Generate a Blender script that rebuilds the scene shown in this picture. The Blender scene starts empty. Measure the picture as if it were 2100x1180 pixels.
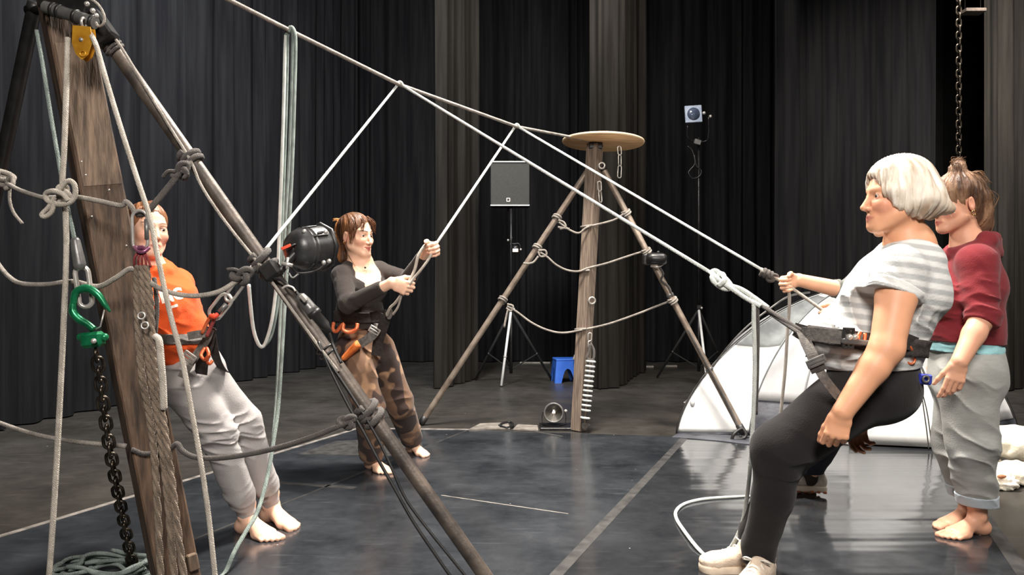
# A rope-walking workshop on a black-box stage: two lashed tripods, one long rope, five people leaning against it.
import bpy, math, random
import numpy as np
from mathutils import Vector, Matrix
S = bpy.context.scene
COL = S.collection
random.seed(7)
rng = np.random.default_rng(7)
FPX, CX, CY, CAMH = 1600.0, 1050.0, 590.0, 1.10

def P(px, py, Y):
    """a point of the place from its bearing and its distance in front of the camera"""
    return np.array([(px - CX) / FPX * Y, Y, CAMH - (py - CY) / FPX * Y])

def G(px, py, z=0.0):
    """a point on the floor (or at height z)"""
    Y = (CAMH - z) * FPX / (py - CY)
    return np.array([(px - CX) / FPX * Y, Y, z])

def sr(r, g, b):
    f = lambda c: c / 12.92 if c <= .04045 else ((c + .055) / 1.055) ** 2.4
    return tuple(f(c / 255.0) for c in (r, g, b))

def nrm(v):
    v = np.asarray(v, float)
    return v / max(1e-9, np.linalg.norm(v))

# ------------------------------------------------------------------ materials
def nodes(name):
    m = bpy.data.materials.new(name)
    m.use_nodes = True
    nt = m.node_tree
    return m, nt, nt.nodes['Principled BSDF']

def N(nt, t, **k):
    n = nt.nodes.new(t)
    for a, v in k.items():
        if a in n.inputs.keys():
            n.inputs[a].default_value = v
        else:
            setattr(n, a, v)
    return n

def ramp(nt, fac, stops):
    r = nt.nodes.new('ShaderNodeValToRGB')
    e = r.color_ramp.elements
    while len(e) < len(stops):
        e.new(0.5)
    for i, (p, c) in enumerate(stops):
        e[i].position = p
        e[i].color = (*c, 1) if len(c) == 3 else c
    nt.links.new(fac, r.inputs['Fac'])
    return r.outputs['Color']

def coords(nt, scale=(1, 1, 1), rot=(0, 0, 0)):
    tc = nt.nodes.new('ShaderNodeTexCoord')
    mp = nt.nodes.new('ShaderNodeMapping')
    mp.inputs['Scale'].default_value = scale
    mp.inputs['Rotation'].default_value = rot
    nt.links.new(tc.outputs['Object'], mp.inputs['Vector'])
    return mp.outputs['Vector']

def mat(name, c1, c2=None, rough=.6, metal=0., scale=8., stretch=(1, 1, 1), bump=0., bscale=None, sheen=0., spec=.5, detail=4., lo=.35, hi=.65, rot=(0, 0, 0), coat=0., trans=0.):
    m, nt, b = nodes(name)
    b.inputs['Roughness'].default_value = rough
    b.inputs['Metallic'].default_value = metal
    b.inputs['Specular IOR Level'].default_value = spec
    b.inputs['Sheen Weight'].default_value = sheen
    b.inputs['Coat Weight'].default_value = coat
    b.inputs['Base Color'].default_value = (*c1, 1)
    if c2 is not None or bump:
        v = coords(nt, stretch, rot)
    if c2 is not None:
        n = N(nt, 'ShaderNodeTexNoise', Scale=scale, Detail=detail)
        nt.links.new(v, n.inputs['Vector'])
        nt.links.new(ramp(nt, n.outputs['Fac'], [(lo, c1), (hi, c2)]), b.inputs['Base Color'])
    if bump:
        n2 = N(nt, 'ShaderNodeTexNoise', Scale=bscale or scale * 3, Detail=4.)
        nt.links.new(v, n2.inputs['Vector'])
        bp = N(nt, 'ShaderNodeBump', Strength=bump, Distance=.01)
        nt.links.new(n2.outputs['Fac'], bp.inputs['Height'])
        nt.links.new(bp.outputs['Normal'], b.inputs['Normal'])
    return m

def rope_mat(name, c1, c2, sc=90.):
    m, nt, b = nodes(name)
    v = coords(nt, (1, 1, 1), (.6, .5, .2))
    w = N(nt, 'ShaderNodeTexWave', Scale=sc, Distortion=6., Detail=2.)
    w.inputs['Detail Scale'].default_value = 2.
    nt.links.new(v, w.inputs['Vector'])
    n = N(nt, 'ShaderNodeTexNoise', Scale=18., Detail=5.)
    nt.links.new(v, n.inputs['Vector'])
    mx = N(nt, 'ShaderNodeMath', operation='MULTIPLY_ADD')
    nt.links.new(w.outputs['Fac'], mx.inputs[0]); mx.inputs[1].default_value = .45
    nt.links.new(n.outputs['Fac'], mx.inputs[2])
    nt.links.new(ramp(nt, mx.outputs[0], [(.4, c1), (.95, c2)]), b.inputs['Base Color'])
    b.inputs['Roughness'].default_value = .85
    b.inputs['Sheen Weight'].default_value = .15
    bp = N(nt, 'ShaderNodeBump', Strength=.6, Distance=.004)
    nt.links.new(w.outputs['Fac'], bp.inputs['Height'])
    nt.links.new(bp.outputs['Normal'], b.inputs['Normal'])
    return m

def vcol_mat(name, rough=.55, sss=0., bump=0., bscale=60., sheen=0., spec=.4, stretch=(1, 1, 1), vary=0.):
    m, nt, b = nodes(name)
    a = N(nt, 'ShaderNodeVertexColor', layer_name='Col')
    out = a.outputs['Color']
    v = coords(nt, stretch)
    if vary:
        n = N(nt, 'ShaderNodeTexNoise', Scale=bscale * .5, Detail=4.)
        nt.links.new(v, n.inputs['Vector'])
        mx = nt.nodes.new('ShaderNodeMix'); mx.data_type = 'RGBA'; mx.blend_type = 'MULTIPLY'
        mx.inputs[0].default_value = vary
        nt.links.new(out, mx.inputs[6])
        nt.links.new(ramp(nt, n.outputs['Fac'], [(.3, (.35, .35, .35)), (.7, (1, 1, 1))]), mx.inputs[7])
        out = mx.outputs[2]
    nt.links.new(out, b.inputs['Base Color'])
    b.inputs['Roughness'].default_value = rough
    b.inputs['Subsurface Weight'].default_value = sss
    b.inputs['Subsurface Radius'].default_value = (.012, .005, .003)
    b.inputs['Subsurface Scale'].default_value = .6
    b.inputs['Sheen Weight'].default_value = sheen
    b.inputs['Specular IOR Level'].default_value = spec
    if bump:
        n2 = N(nt, 'ShaderNodeTexNoise', Scale=bscale, Detail=5.)
        nt.links.new(v, n2.inputs['Vector'])
        bp = N(nt, 'ShaderNodeBump', Strength=bump, Distance=.006)
        nt.links.new(n2.outputs['Fac'], bp.inputs['Height'])
        nt.links.new(bp.outputs['Normal'], b.inputs['Normal'])
    return m

M = {}
M['velvet'] = mat('black_velvet', sr(20, 20, 22), sr(31, 31, 32), rough=.95, scale=3., stretch=(6, 6, .3), sheen=.0, spec=.1, bump=.3, bscale=40)
M['velvet_lit'] = mat('lit_black_velvet', sr(28, 26, 24), sr(39, 37, 34), rough=.95, scale=3., stretch=(6, 6, .3), sheen=.0, spec=.1, bump=.3, bscale=40)  # black velvet with the warm light on the wing drapes put into its colour
M['wood_near'] = mat('weathered_timber', sr(42, 30, 22), sr(106, 83, 65), rough=.75, scale=5., stretch=(9, 9, .7), bump=.7, bscale=10, detail=8, lo=.3, hi=.72)
M['wood_bare'] = mat('scuffed_timber', sr(74, 60, 50), sr(128, 108, 90), rough=.8, scale=5., stretch=(9, 9, .7), bump=.5, bscale=10, detail=8)
M['wood_far'] = mat('planed_timber', sr(98, 84, 73), sr(138, 122, 108), rough=.7, scale=7., stretch=(14, 14, .5), bump=.3, bscale=12)
M['ply'] = mat('plywood', sr(186, 142, 96), sr(214, 174, 126), rough=.6, scale=6., stretch=(1, 6, 1))
M['ply_edge'] = mat('pale_plywood_edge', sr(214, 184, 144), sr(240, 216, 180), rough=.6, scale=8., stretch=(1, 1, 12))
M['pole_dark'] = mat('dull_steel_tube', sr(58, 52, 48), sr(98, 88, 80), rough=.5, metal=.35, scale=10., bump=.15, bscale=60)
M['pole_far'] = mat('worn_steel_tube', sr(112, 98, 87), sr(156, 142, 128), rough=.45, metal=.35, scale=10., bump=.1)
M['rope_beige'] = rope_mat('beige_rope', sr(130, 112, 94), sr(196, 180, 160))
M['rope_brown'] = rope_mat('brown_rope', sr(74, 62, 52), sr(146, 128, 110))
M['rope_grey'] = rope_mat('grey_rope', sr(104, 97, 90), sr(178, 170, 160))
M['rope_dark'] = rope_mat('charcoal_rope', sr(44, 40, 38), sr(86, 80, 76))
M['rope_green'] = rope_mat('sage_rope', sr(72, 84, 80), sr(146, 160, 154))
M['rope_white'] = rope_mat('pale_rope', sr(176, 184, 180), sr(232, 236, 230))
M['rope_pale'] = rope_mat('dusty_rope', sr(140, 132, 120), sr(205, 196, 184))
M['black'] = mat('black_plastic', sr(22, 22, 23), sr(36, 35, 35), rough=.45, scale=20)
M['lamp_grey'] = mat('lit_black_lamp', sr(40, 40, 42), sr(62, 62, 63), rough=.38, metal=.3, scale=14, bump=.1)  # black lacquer lightened to hold the grey light on the lamp
M['black_metal'] = mat('black_lacquered_metal', sr(26, 26, 27), sr(42, 41, 41), rough=.35, metal=.3, scale=14, bump=.1)
M['grey_metal'] = mat('grey_cast_metal', sr(92, 92, 92), sr(126, 125, 122), rough=.4, metal=.5, scale=14, bump=.1)
M['steel'] = mat('bright_steel', sr(170, 166, 160), sr(206, 202, 196), rough=.3, metal=.55, scale=20)
M['chain'] = mat('oiled_chain', sr(46, 42, 38), sr(84, 76, 66), rough=.3, metal=.85, scale=30)
M['silver'] = mat('silver_tube', sr(215, 215, 212), sr(235, 235, 232), rough=.35, metal=.2, scale=20)
M['yellow'] = mat('yellow_anodised', sr(176, 122, 30), sr(214, 158, 50), rough=.35, metal=.5, scale=20)
M['green'] = mat('green_anodised', sr(14, 92, 58), sr(30, 128, 84), rough=.3, metal=.45, scale=20)
M['purple'] = mat('purple_anodised', sr(120, 62, 92), sr(190, 130, 158), rough=.3, metal=.5, scale=30)
M['maroon_sling'] = mat('maroon_sling', sr(110, 36, 40), sr(160, 70, 66), rough=.8, scale=40)
M['orange_metal'] = mat('orange_anodised', sr(206, 90, 50), sr(230, 128, 84), rough=.35, metal=.4, scale=30)
M['orange_pad'] = mat('orange_padding', sr(205, 98, 34), sr(225, 124, 58), rough=.7, scale=20)
M['webbing'] = mat('grey_webbing', sr(70, 66, 64), sr(100, 95, 90), rough=.8, scale=60, bump=.3, bscale=200)
M['webbing_dark'] = mat('black_webbing', sr(34, 30, 29), sr(54, 48, 45), rough=.8, scale=60, bump=.3, bscale=200)
M['blue'] = mat('blue_plastic', sr(40, 92, 190), sr(58, 112, 206), rough=.4, scale=6)
M['blue_dark'] = mat('navy_metal', sr(38, 48, 150), sr(66, 80, 190), rough=.4, metal=.3, scale=30)
M['speaker'] = mat('grey_speaker_grille', sr(50, 50, 46), sr(60, 60, 55), rough=.7, scale=120, bump=.3, bscale=600)
M['lens'] = mat('dark_lens', sr(58, 66, 84), sr(74, 84, 104), rough=.12, scale=12)
M['silver_face'] = mat('pale_blue_metal', sr(150, 164, 186), sr(180, 192, 210), rough=.4, metal=.3, scale=12)
M['reflector'] = mat('mirror_reflector', sr(210, 205, 196), sr(235, 230, 222), rough=.12, metal=1., scale=12)
M['red'] = mat('red_tag', sr(206, 50, 26), sr(226, 84, 50), rough=.6, scale=30)
M['tent_white'] = mat('white_tent_fabric', sr(206, 208, 208), sr(222, 223, 222), rough=.7, scale=5, bump=.25, bscale=7)
M['tent_shaded'] = mat('shaded_white_tent_fabric', sr(158, 158, 160), sr(172, 172, 173), rough=.7, scale=5, bump=.25, bscale=7)  # white tent cloth with the shade on the door panels in its colour
M['tent_mesh'] = mat('grey_tent_netting', sr(98, 102, 102), sr(132, 136, 136), rough=.8, scale=7, bump=.4, bscale=12)
M['tent_navy'] = mat('navy_tent_groundsheet', sr(48, 50, 57), sr(80, 82, 90), rough=.5, scale=8, bump=.5, bscale=14)
M['foam'] = mat('cream_foam', sr(232, 222, 200), sr(246, 240, 224), rough=.9, scale=9, bump=.8, bscale=30)
M['foam_core'] = mat('brown_foam_stain', sr(150, 88, 58), sr(190, 130, 96), rough=.9, scale=20)
M['tape'] = mat('scuffed_gaffer_tape', sr(92, 88, 84), sr(140, 134, 128), rough=.6, scale=14, detail=6)
M['tape_dark'] = mat('dark_gaffer_tape', sr(42, 42, 42), sr(66, 65, 64), rough=.5, scale=14, detail=6)
M['plate'] = mat('grey_floor_plate', sr(112, 106, 100), sr(150, 144, 136), rough=.5, scale=12, detail=6)
M['flat_black'] = mat('black_paint', sr(16, 16, 16), sr(24, 24, 24), rough=.9, scale=5)
M['letter'] = mat('white_print', sr(250, 236, 222), rough=.8)

def floor_mat(name, c1, c2, r1, r2, speck, seed, bump=.05, wave=(.6, 5, 1), wscale=1.5):
    m, nt, b = nodes(name)
    v = coords(nt, (1, 1, 1), (0, 0, seed))
    n = N(nt, 'ShaderNodeTexNoise', Scale=2.3, Detail=9., Roughness=.68)
    nt.links.new(v, n.inputs['Vector'])
    col = ramp(nt, n.outputs['Fac'], [(.3, c1), (.7, c2)])
    # long drag marks
    vs = coords(nt, (2.0, 16, 1), (0, 0, .5 + seed))
    ns = N(nt, 'ShaderNodeTexNoise', Scale=2.2, Detail=7.)
    nt.links.new(vs, ns.inputs['Vector'])
    sc = ramp(nt, ns.outputs['Fac'], [(.60, (0, 0, 0)), (.82, (.6, .6, .6))])
    mx = nt.nodes.new('ShaderNodeMix'); mx.data_type = 'RGBA'
    nt.links.new(col, mx.inputs[6]); mx.inputs[7].default_value = (c2[0] * 1.9, c2[1] * 1.9, c2[2] * 1.9, 1)
    nt.links.new(sc, mx.inputs[0])
    # dust flecks
    vo = N(nt, 'ShaderNodeTexVoronoi', Scale=9.)
    nt.links.new(v, vo.inputs['Vector'])
    sp = ramp(nt, vo.outputs['Distance'], [(.022, (1, 1, 1)), (.04, (0, 0, 0))])
    n3 = N(nt, 'ShaderNodeTexNoise', Scale=3.1, Detail=2.)
    nt.links.new(v, n3.inputs['Vector'])
    gate = ramp(nt, n3.outputs['Fac'], [(.52, (0, 0, 0)), (.6, (1, 1, 1))])
    ml = N(nt, 'ShaderNodeMath', operation='MULTIPLY')
    nt.links.new(sp, ml.inputs[0]); nt.links.new(gate, ml.inputs[1])
    mx2 = nt.nodes.new('ShaderNodeMix'); mx2.data_type = 'RGBA'
    nt.links.new(mx.outputs[2], mx2.inputs[6]); mx2.inputs[7].default_value = (*speck, 1)
    nt.links.new(ml.outputs[0], mx2.inputs[0])
    nt.links.new(mx2.outputs[2], b.inputs['Base Color'])
    rr = N(nt, 'ShaderNodeMapRange')
    nt.links.new(n.outputs['Fac'], rr.inputs['Value'])
    rr.inputs['From Min'].default_value = .3; rr.inputs['From Max'].default_value = .7
    rr.inputs['To Min'].default_value = r1; rr.inputs['To Max'].default_value = r2
    nt.links.new(rr.outputs[0], b.inputs['Roughness'])
    b.inputs['Specular IOR Level'].default_value = .5
    # gentle waviness across the sheet
    vb = coords(nt, wave, (0, 0, 0))
    nb = N(nt, 'ShaderNodeTexNoise', Scale=wscale, Detail=2.)
    nt.links.new(vb, nb.inputs['Vector'])
    bp = N(nt, 'ShaderNodeBump', Strength=bump, Distance=.05)
    nt.links.new(nb.outputs['Fac'], bp.inputs['Height'])
    nt.links.new(bp.outputs['Normal'], b.inputs['Normal'])
    return m

M['floor'] = floor_mat('dull_stage_floor', sr(44, 42, 39), sr(66, 63, 59), .30, .5, sr(180, 176, 170), 0., .02, (1, 1, 1), .9)
M['mat'] = floor_mat('black_dance_vinyl', sr(28, 31, 35), sr(60, 63, 67), .10, .30, sr(190, 190, 186), .4, .03, (1, 1.5, 1), 1.3)
M['mat_wavy'] = floor_mat('rippled_dance_vinyl', sr(28, 30, 33), sr(54, 56, 59), .07, .20, sr(190, 190, 186), .7, .14, (.30, 3.6, 1), 1.1)

# ------------------------------------------------------------------ mesh builder
def mesh_obj(name, V, F, m, parent=None, org=None, smooth=True, mats=None, fm=None, col=None, loc=None):
    """V in world coordinates; with a parent the mesh is stored relative to the thing's own base"""
    V = np.asarray(V, float)
    if parent is not None:
        root = parent
        while root.parent is not None:
            root = root.parent
        o0 = np.array(root.location)
    else:
        if org is None:
            lo, hi = V.min(0), V.max(0)
            org = ((lo + hi) / 2)
            org[2] = lo[2]
        o0 = np.asarray(org, float)
    me = bpy.data.meshes.new(name)
    V2 = V - o0
    if isinstance(F, np.ndarray):
        me.vertices.add(len(V2)); me.vertices.foreach_set('co', V2.astype(np.float32).ravel())
        k = F.shape[1]
        me.loops.add(F.size); me.loops.foreach_set('vertex_index', F.astype(np.int32).ravel())
        me.polygons.add(len(F)); me.polygons.foreach_set('loop_start', (np.arange(len(F)) * k).astype(np.int32))
        me.update(calc_edges=True)
    else:
        me.from_pydata([tuple(v) for v in V2], [], F)
    for mm in (mats or [m]):
        me.materials.append(mm)
    if fm is not None:
        me.polygons.foreach_set('material_index', np.asarray(fm, np.int32))
    if smooth:
        me.polygons.foreach_set('use_smooth', np.ones(len(me.polygons), bool))
    if col is not None:
        ca = me.color_attributes.new('Col', 'FLOAT_COLOR', 'POINT')
        c4 = np.ones((len(V2), 4), np.float32); c4[:, :3] = col
        ca.data.foreach_set('color', c4.ravel())
    me.validate(); me.update()
    o = bpy.data.objects.new(name, me)
    COL.objects.link(o)
    if parent is not None:
        o.parent = parent
    else:
        o.location = o0
    return o

def tag(o, label=None, cat=None, group=None, kind=None):
    if label: o['label'] = label
    if cat: o['category'] = cat
    if group: o['group'] = group
    if kind: o['kind'] = kind
    return o

def thing(name, loc, label, cat, group=None):
    o = bpy.data.objects.new(name, None)
    o.empty_display_size = .1
    COL.objects.link(o)
    o.location = tuple(loc)
    return tag(o, label, cat, group)

def spline(pts, n=8):
    """Catmull-Rom through the points"""
    p = np.asarray(pts, float)
    if len(p) < 3:
        return p
    q = np.vstack([2 * p[0] - p[1], p, 2 * p[-1] - p[-2]])
    out = []
    for i in range(1, len(q) - 2):
        a, b, c, d = q[i - 1], q[i], q[i + 1], q[i + 2]
        for k in range(n):
            t = k / n
            out.append(.5 * (2 * b + (c - a) * t + (2 * a - 5 * b + 4 * c - d) * t * t + (3 * b - a - 3 * c + d) * t ** 3))
    out.append(p[-1])
    return np.array(out)

class MB:
    def __init__(s):
        s.v, s.f = [], []
    def add(s, V, F):
        o = len(s.v)
        s.v.extend([tuple(x) for x in V]); s.f.extend([tuple(i + o for i in f) for f in F])
        return s
    def tube(s, pts, r, seg=8, closed=False, caps=True, flat=None, up=None):
        """sweep; flat=(w,h) sweeps a flat ribbon section instead of a round one"""
        p = np.asarray(pts, float)
        n = len(p)
        rr = np.full(n, r, float) if np.isscalar(r) else np.interp(np.linspace(0, 1, n), np.linspace(0, 1, len(r)), r)
        T = np.zeros_like(p)
        if closed:
            T = np.roll(p, -1, 0) - np.roll(p, 1, 0)
        else:
            T[1:-1] = p[2:] - p[:-2]; T[0] = p[1] - p[0]; T[-1] = p[-1] - p[-2]
        T /= np.maximum(1e-9, np.linalg.norm(T, axis=1))[:, None]
        ref = np.array(up if up is not None else ([0, 0, 1.] if abs(T[0][2]) < .9 else [1., 0, 0]), float)
        u = nrm(ref - T[0] * (ref @ T[0]))
        V = []
        for i in range(n):
            if up is not None:
                u = nrm(ref - T[i] * (ref @ T[i]))
            else:
                u = nrm(u - T[i] * (u @ T[i]))
            w = np.cross(T[i], u)
            if flat:
                for a, b in ((1, 1), (-1, 1), (-1, -1), (1, -1)):
                    V.append(p[i] + u * (a * flat[0] / 2) + w * (b * flat[1] / 2))
            else:
                for k in range(seg):
                    a = 2 * math.pi * k / seg
                    V.append(p[i] + rr[i] * (math.cos(a) * u + math.sin(a) * w))
        sg = 4 if flat else seg
        F = []
        for i in range(n if closed else n - 1):
            j = (i + 1) % n
            for k in range(sg):
                l = (k + 1) % sg
                F.append((i * sg + k, i * sg + l, j * sg + l, j * sg + k))
        if caps and not closed:
            F.append(tuple(range(sg - 1, -1, -1))); F.append(tuple((n - 1) * sg + k for k in range(sg)))
        return s.add(V, F)
    def cyl(s, a, b, ra, rb=None, seg=20):
        rb = ra if rb is None else rb
        return s.tube([a, b], [ra, rb], seg)
    def lathe(s, a, axis, prof, seg=28):
        """profile of (distance along axis, radius)"""
        ax = nrm(axis); a = np.asarray(a, float)
        return s.tube([a + ax * t for t, r in prof], [r for t, r in prof], seg) if False else s._lathe(a, ax, prof, seg)
    def _lathe(s, a, ax, prof, seg):
        ref = np.array([0, 0, 1.]) if abs(ax[2]) < .9 else np.array([1., 0, 0])
        u = nrm(np.cross(ax, ref)); w = np.cross(ax, u)
        V, F = [], []
        for t, r in prof:
            for k in range(seg):
                q = 2 * math.pi * k / seg
                V.append(a + ax * t + max(r, 1e-5) * (math.cos(q) * u + math.sin(q) * w))
        for i in range(len(prof) - 1):
            for k in range(seg):
                l = (k + 1) % seg
                F.append((i * seg + k, i * seg + l, (i + 1) * seg + l, (i + 1) * seg + k))
        F.append(tuple(range(seg - 1, -1, -1))); F.append(tuple((len(prof) - 1) * seg + k for k in range(seg)))
        return s.add(V, F)
    def box(s, c, ux, uy, uz, hx, hy, hz, bev=0.):
        c = np.asarray(c, float); ux, uy, uz = nrm(ux), nrm(uy), nrm(uz)
        b = min(bev, hx * .9, hy * .9, hz * .9)
        if b <= 0:
            V = [c + ux * hx * i + uy * hy * j + uz * hz * k for i in (-1, 1) for j in (-1, 1) for k in (-1, 1)]
            return s.add(V, [(0, 1, 3, 2), (4, 6, 7, 5), (0, 4, 5, 1), (2, 3, 7, 6), (0, 2, 6, 4), (1, 5, 7, 3)])
        # chamfered box: 24 verts
        V, idx = [], {}
        for i in (-1, 1):
            for j in (-1, 1):
                for k in (-1, 1):
                    for ax in range(3):
                        d = [hx - b, hy - b, hz - b]
                        d[ax] += b
                        idx[(i, j, k, ax)] = len(V)
                        V.append(c + ux * d[0] * i + uy * d[1] * j + uz * d[2] * k)
        F = []
        sg = (-1, 1)
        for i in sg: F.append(tuple(idx[(i, j, k, 0)] for j, k in ((-1, -1), (1, -1), (1, 1), (-1, 1))))
        for j in sg: F.append(tuple(idx[(i, j, k, 1)] for i, k in ((-1, -1), (1, -1), (1, 1), (-1, 1))))
        for k in sg: F.append(tuple(idx[(i, j, k, 2)] for i, j in ((-1, -1), (1, -1), (1, 1), (-1, 1))))
        for i in sg:
            for j in sg: F.append((idx[(i, j, -1, 0)], idx[(i, j, 1, 0)], idx[(i, j, 1, 1)], idx[(i, j, -1, 1)]))
            for k in sg: F.append((idx[(i, -1, k, 0)], idx[(i, 1, k, 0)], idx[(i, 1, k, 2)], idx[(i, -1, k, 2)]))
        for j in sg:
            for k in sg: F.append((idx[(-1, j, k, 1)], idx[(1, j, k, 1)], idx[(1, j, k, 2)], idx[(-1, j, k, 2)]))
        for i in sg:
            for j in sg:
                for k in sg: F.append((idx[(i, j, k, 0)], idx[(i, j, k, 1)], idx[(i, j, k, 2)]))
        return s.add(V, F)
    def ball(s, c, r, seg=16, ring=10, sc=(1, 1, 1)):
        c = np.asarray(c, float)
        V, F = [], []
        for i in range(ring + 1):
            th = math.pi * i / ring
            for k in range(seg):
                ph = 2 * math.pi * k / seg
                V.append(c + r * np.array([math.sin(th) * math.cos(ph) * sc[0], math.sin(th) * math.sin(ph) * sc[1], math.cos(th) * sc[2]]))
        for i in range(ring):
            for k in range(seg):
                l = (k + 1) % seg
                F.append((i * seg + k, (i + 1) * seg + k, (i + 1) * seg + l, i * seg + l))
        return s.add(V, F)
    def ring(s, c, nor, R, r, seg=24, sec=8, el=1., ax=None):
        """torus; el stretches it along ax"""
        nor = nrm(nor)
        u = nrm(np.cross(nor, [0, 0, 1.] if abs(nor[2]) < .9 else [1., 0, 0])) if ax is None else nrm(np.asarray(ax) - nor * (np.asarray(ax) @ nor))
        w = np.cross(nor, u)
        c = np.asarray(c, float)
        pts = []
        for k in range(seg):
            a = 2 * math.pi * k / seg
            x, y = math.cos(a), math.sin(a)
            off = (el - 1) * R * (1 if x > 0 else -1) if abs(x) > 1e-6 else 0
            pts.append(c + u * (x * R + off) + w * y * R)
        return s.tube(pts, r, sec, closed=True)
    def oval(s, a, b, width, r, nor, sec=8):
        """stadium link from a to b"""
        a, b = np.asarray(a, float), np.asarray(b, float)
        d = nrm(b - a); w = nrm(np.cross(nor, d)); R = width / 2
        pts = []
        for k in range(9):
            t = -math.pi / 2 + math.pi * k / 8
            pts.append(b - d * R + R * (math.cos(t) * d + math.sin(t) * w))
        for k in range(9):
            t = math.pi / 2 + math.pi * k / 8
            pts.append(a + d * R + R * (math.cos(t) * d + math.sin(t) * w))
        return s.tube(pts, r, sec, closed=True)
    def wrap(s, a, axis, R, r, turns=2.2, pitch=None, tilt=0., sec=8):
        """rope wound round a pole at a"""
        ax = nrm(axis); ref = np.array([0, 0, 1.]) if abs(ax[2]) < .9 else np.array([1., 0, 0])
        u = nrm(np.cross(ax, ref)); w = np.cross(ax, u)
        pitch = pitch or 2.05 * r
        n = int(turns * 14)
        pts = [np.asarray(a, float) + ax * ((k / 14 - turns / 2) * pitch + tilt * R * math.cos(2 * math.pi * k / 14)) + (R + r * .8) * (math.cos(2 * math.pi * k / 14) * u + math.sin(2 * math.pi * k / 14) * w) for k in range(n + 1)]
        return s.tube(pts, r, sec)
    def knot(s, c, d, size, r, nor=(0, -1, 0), sec=8):
        """an overhand knot, seen from nor, tightened along d"""
        d = nrm(d); n = nrm(np.asarray(nor) - d * (np.asarray(nor, float) @ d)); w = np.cross(n, d)
        pts = []
        for k in range(40):
            t = 2 * math.pi * k / 40
            x, y, z = math.sin(t) + 2 * math.sin(2 * t), math.cos(t) - 2 * math.cos(2 * t), -math.sin(3 * t)
            pts.append(np.asarray(c) + size / 3 * (d * x * 1.1 + w * y * .8) + n * z * size * .32)
        return s.tube(pts, r, sec, closed=True)
    def build(s, name, m, parent=None, org=None, smooth=True):
        o = mesh_obj(name, s.v, s.f, m, parent, org, smooth)
        return o

def auto_edge(o, ang=35):
    try:
        o.data.set_sharp_from_angle(angle=math.radians(ang))
    except Exception:
        pass
    return o

def persp_line(a, b, n):
    """n points on the straight line a-b"""
    return [np.asarray(a) + (np.asarray(b) - np.asarray(a)) * i / (n - 1) for i in range(n)]

# ------------------------------------------------------------------ camera
cam = bpy.data.cameras.new('camera')
cam.sensor_width = 36.0
cam.lens = 36.0 * FPX / 2100.0
cam.clip_start = .05
co = bpy.data.objects.new('camera', cam)
COL.objects.link(co)
co.location = (0, 0, CAMH)
co.rotation_euler = (math.radians(90), 0, 0)
S.camera = co
S.view_settings.view_transform = 'Standard'
S.view_settings.look = 'None'
S.view_settings.gamma = 1.0
S.view_settings.exposure = 0.0
try:
    S.view_settings.use_curve_mapping = False
except Exception:
    pass

# ------------------------------------------------------------------ light
W = bpy.data.worlds.new('world'); S.world = W; W.use_nodes = True
bg = W.node_tree.nodes['Background']
bg.inputs['Color'].default_value = (.9, .95, 1, 1); bg.inputs['Strength'].default_value = .07

def area(name, loc, target, size, power, color=(1, .9, .78), spread=180):
    l = bpy.data.lights.new(name, 'AREA')
    l.shape = 'DISK'; l.size = size; l.energy = power; l.color = color
    l.spread = math.radians(spread)
    o = bpy.data.objects.new(name, l); COL.objects.link(o)
    o.location = loc
    d = Vector(target) - Vector(loc)
    o.rotation_euler = d.to_track_quat('-Z', 'Y').to_euler()
    return o

area('stage_light_key', (.35, 4.3, 5.3), (.1, 3.6, 0), .9, 385, (1, .92, .83), 120)
area('fill_front', (.1, -1.3, 3.5), (.4, 3.6, .8), 1.2, 125, (1, .93, .86), 110)  # added fill from behind the camera, no lamp seen there
area('stage_light_side', (4.2, 1.6, 4.8), (.5, 3.8, .8), .8, 60, (1, .93, .85), 110)
area('fill_tent', (2.6, 5.6, 5.3), (2.6, 5.6, 0), .8, 75, (1, .95, .9), 100)  # added lamp that brightens the tent
area('fill_low', (-.7, 4.7, 3.1), (1.2, 2.9, .8), .5, 42, (1, .94, .87), 130)  # added low fill for the front of the white-haired woman
area('fill_left', (-1.2, 4.6, 5.4), (-3.4, 8.5, 2.2), 1.0, 300, (.95, .97, 1), 120)  # added lamp that brings out the left curtain folds
area('fill_right', (3.7, 5.4, 5.4), (5.3, 8.4, 2.6), .6, 150, (1, .93, .85), 75)  # added lamp that brightens the right-hand curtain
area('fill_back', (.9, 6.6, 5.4), (.9, 10.5, 2.4), 1.0, 80, (1, .94, .87), 110)  # added lamp that lifts the curtains at the back
# ------------------------------------------------------------------ the black box
def slab(name, lo, hi, m, kind='structure'):
    lo, hi = np.array(lo, float), np.array(hi, float)
    o = MB().box((lo + hi) / 2, (1, 0, 0), (0, 1, 0), (0, 0, 1), *((hi - lo) / 2)).build(name, m, smooth=False)
    return tag(o, kind=kind)

slab('floor', (-6.4, -2.6, -.2), (7.4, 13.4, 0), M['floor'])
slab('wall_left', (-6.6, -2.6, 0), (-6.4, 13.4, 6.6), M['flat_black'])
slab('wall_right', (7.4, -2.6, 0), (7.6, 13.4, 6.6), M['flat_black'])
slab('wall_back', (-6.6, 13.4, 0), (7.6, 13.6, 6.6), M['flat_black'])
slab('wall_front', (-6.6, -2.8, 0), (7.6, -2.6, 6.6), M['flat_black'])
slab('ceiling', (-6.6, -2.8, 6.6), (7.6, 13.6, 6.8), M['flat_black'])

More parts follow.
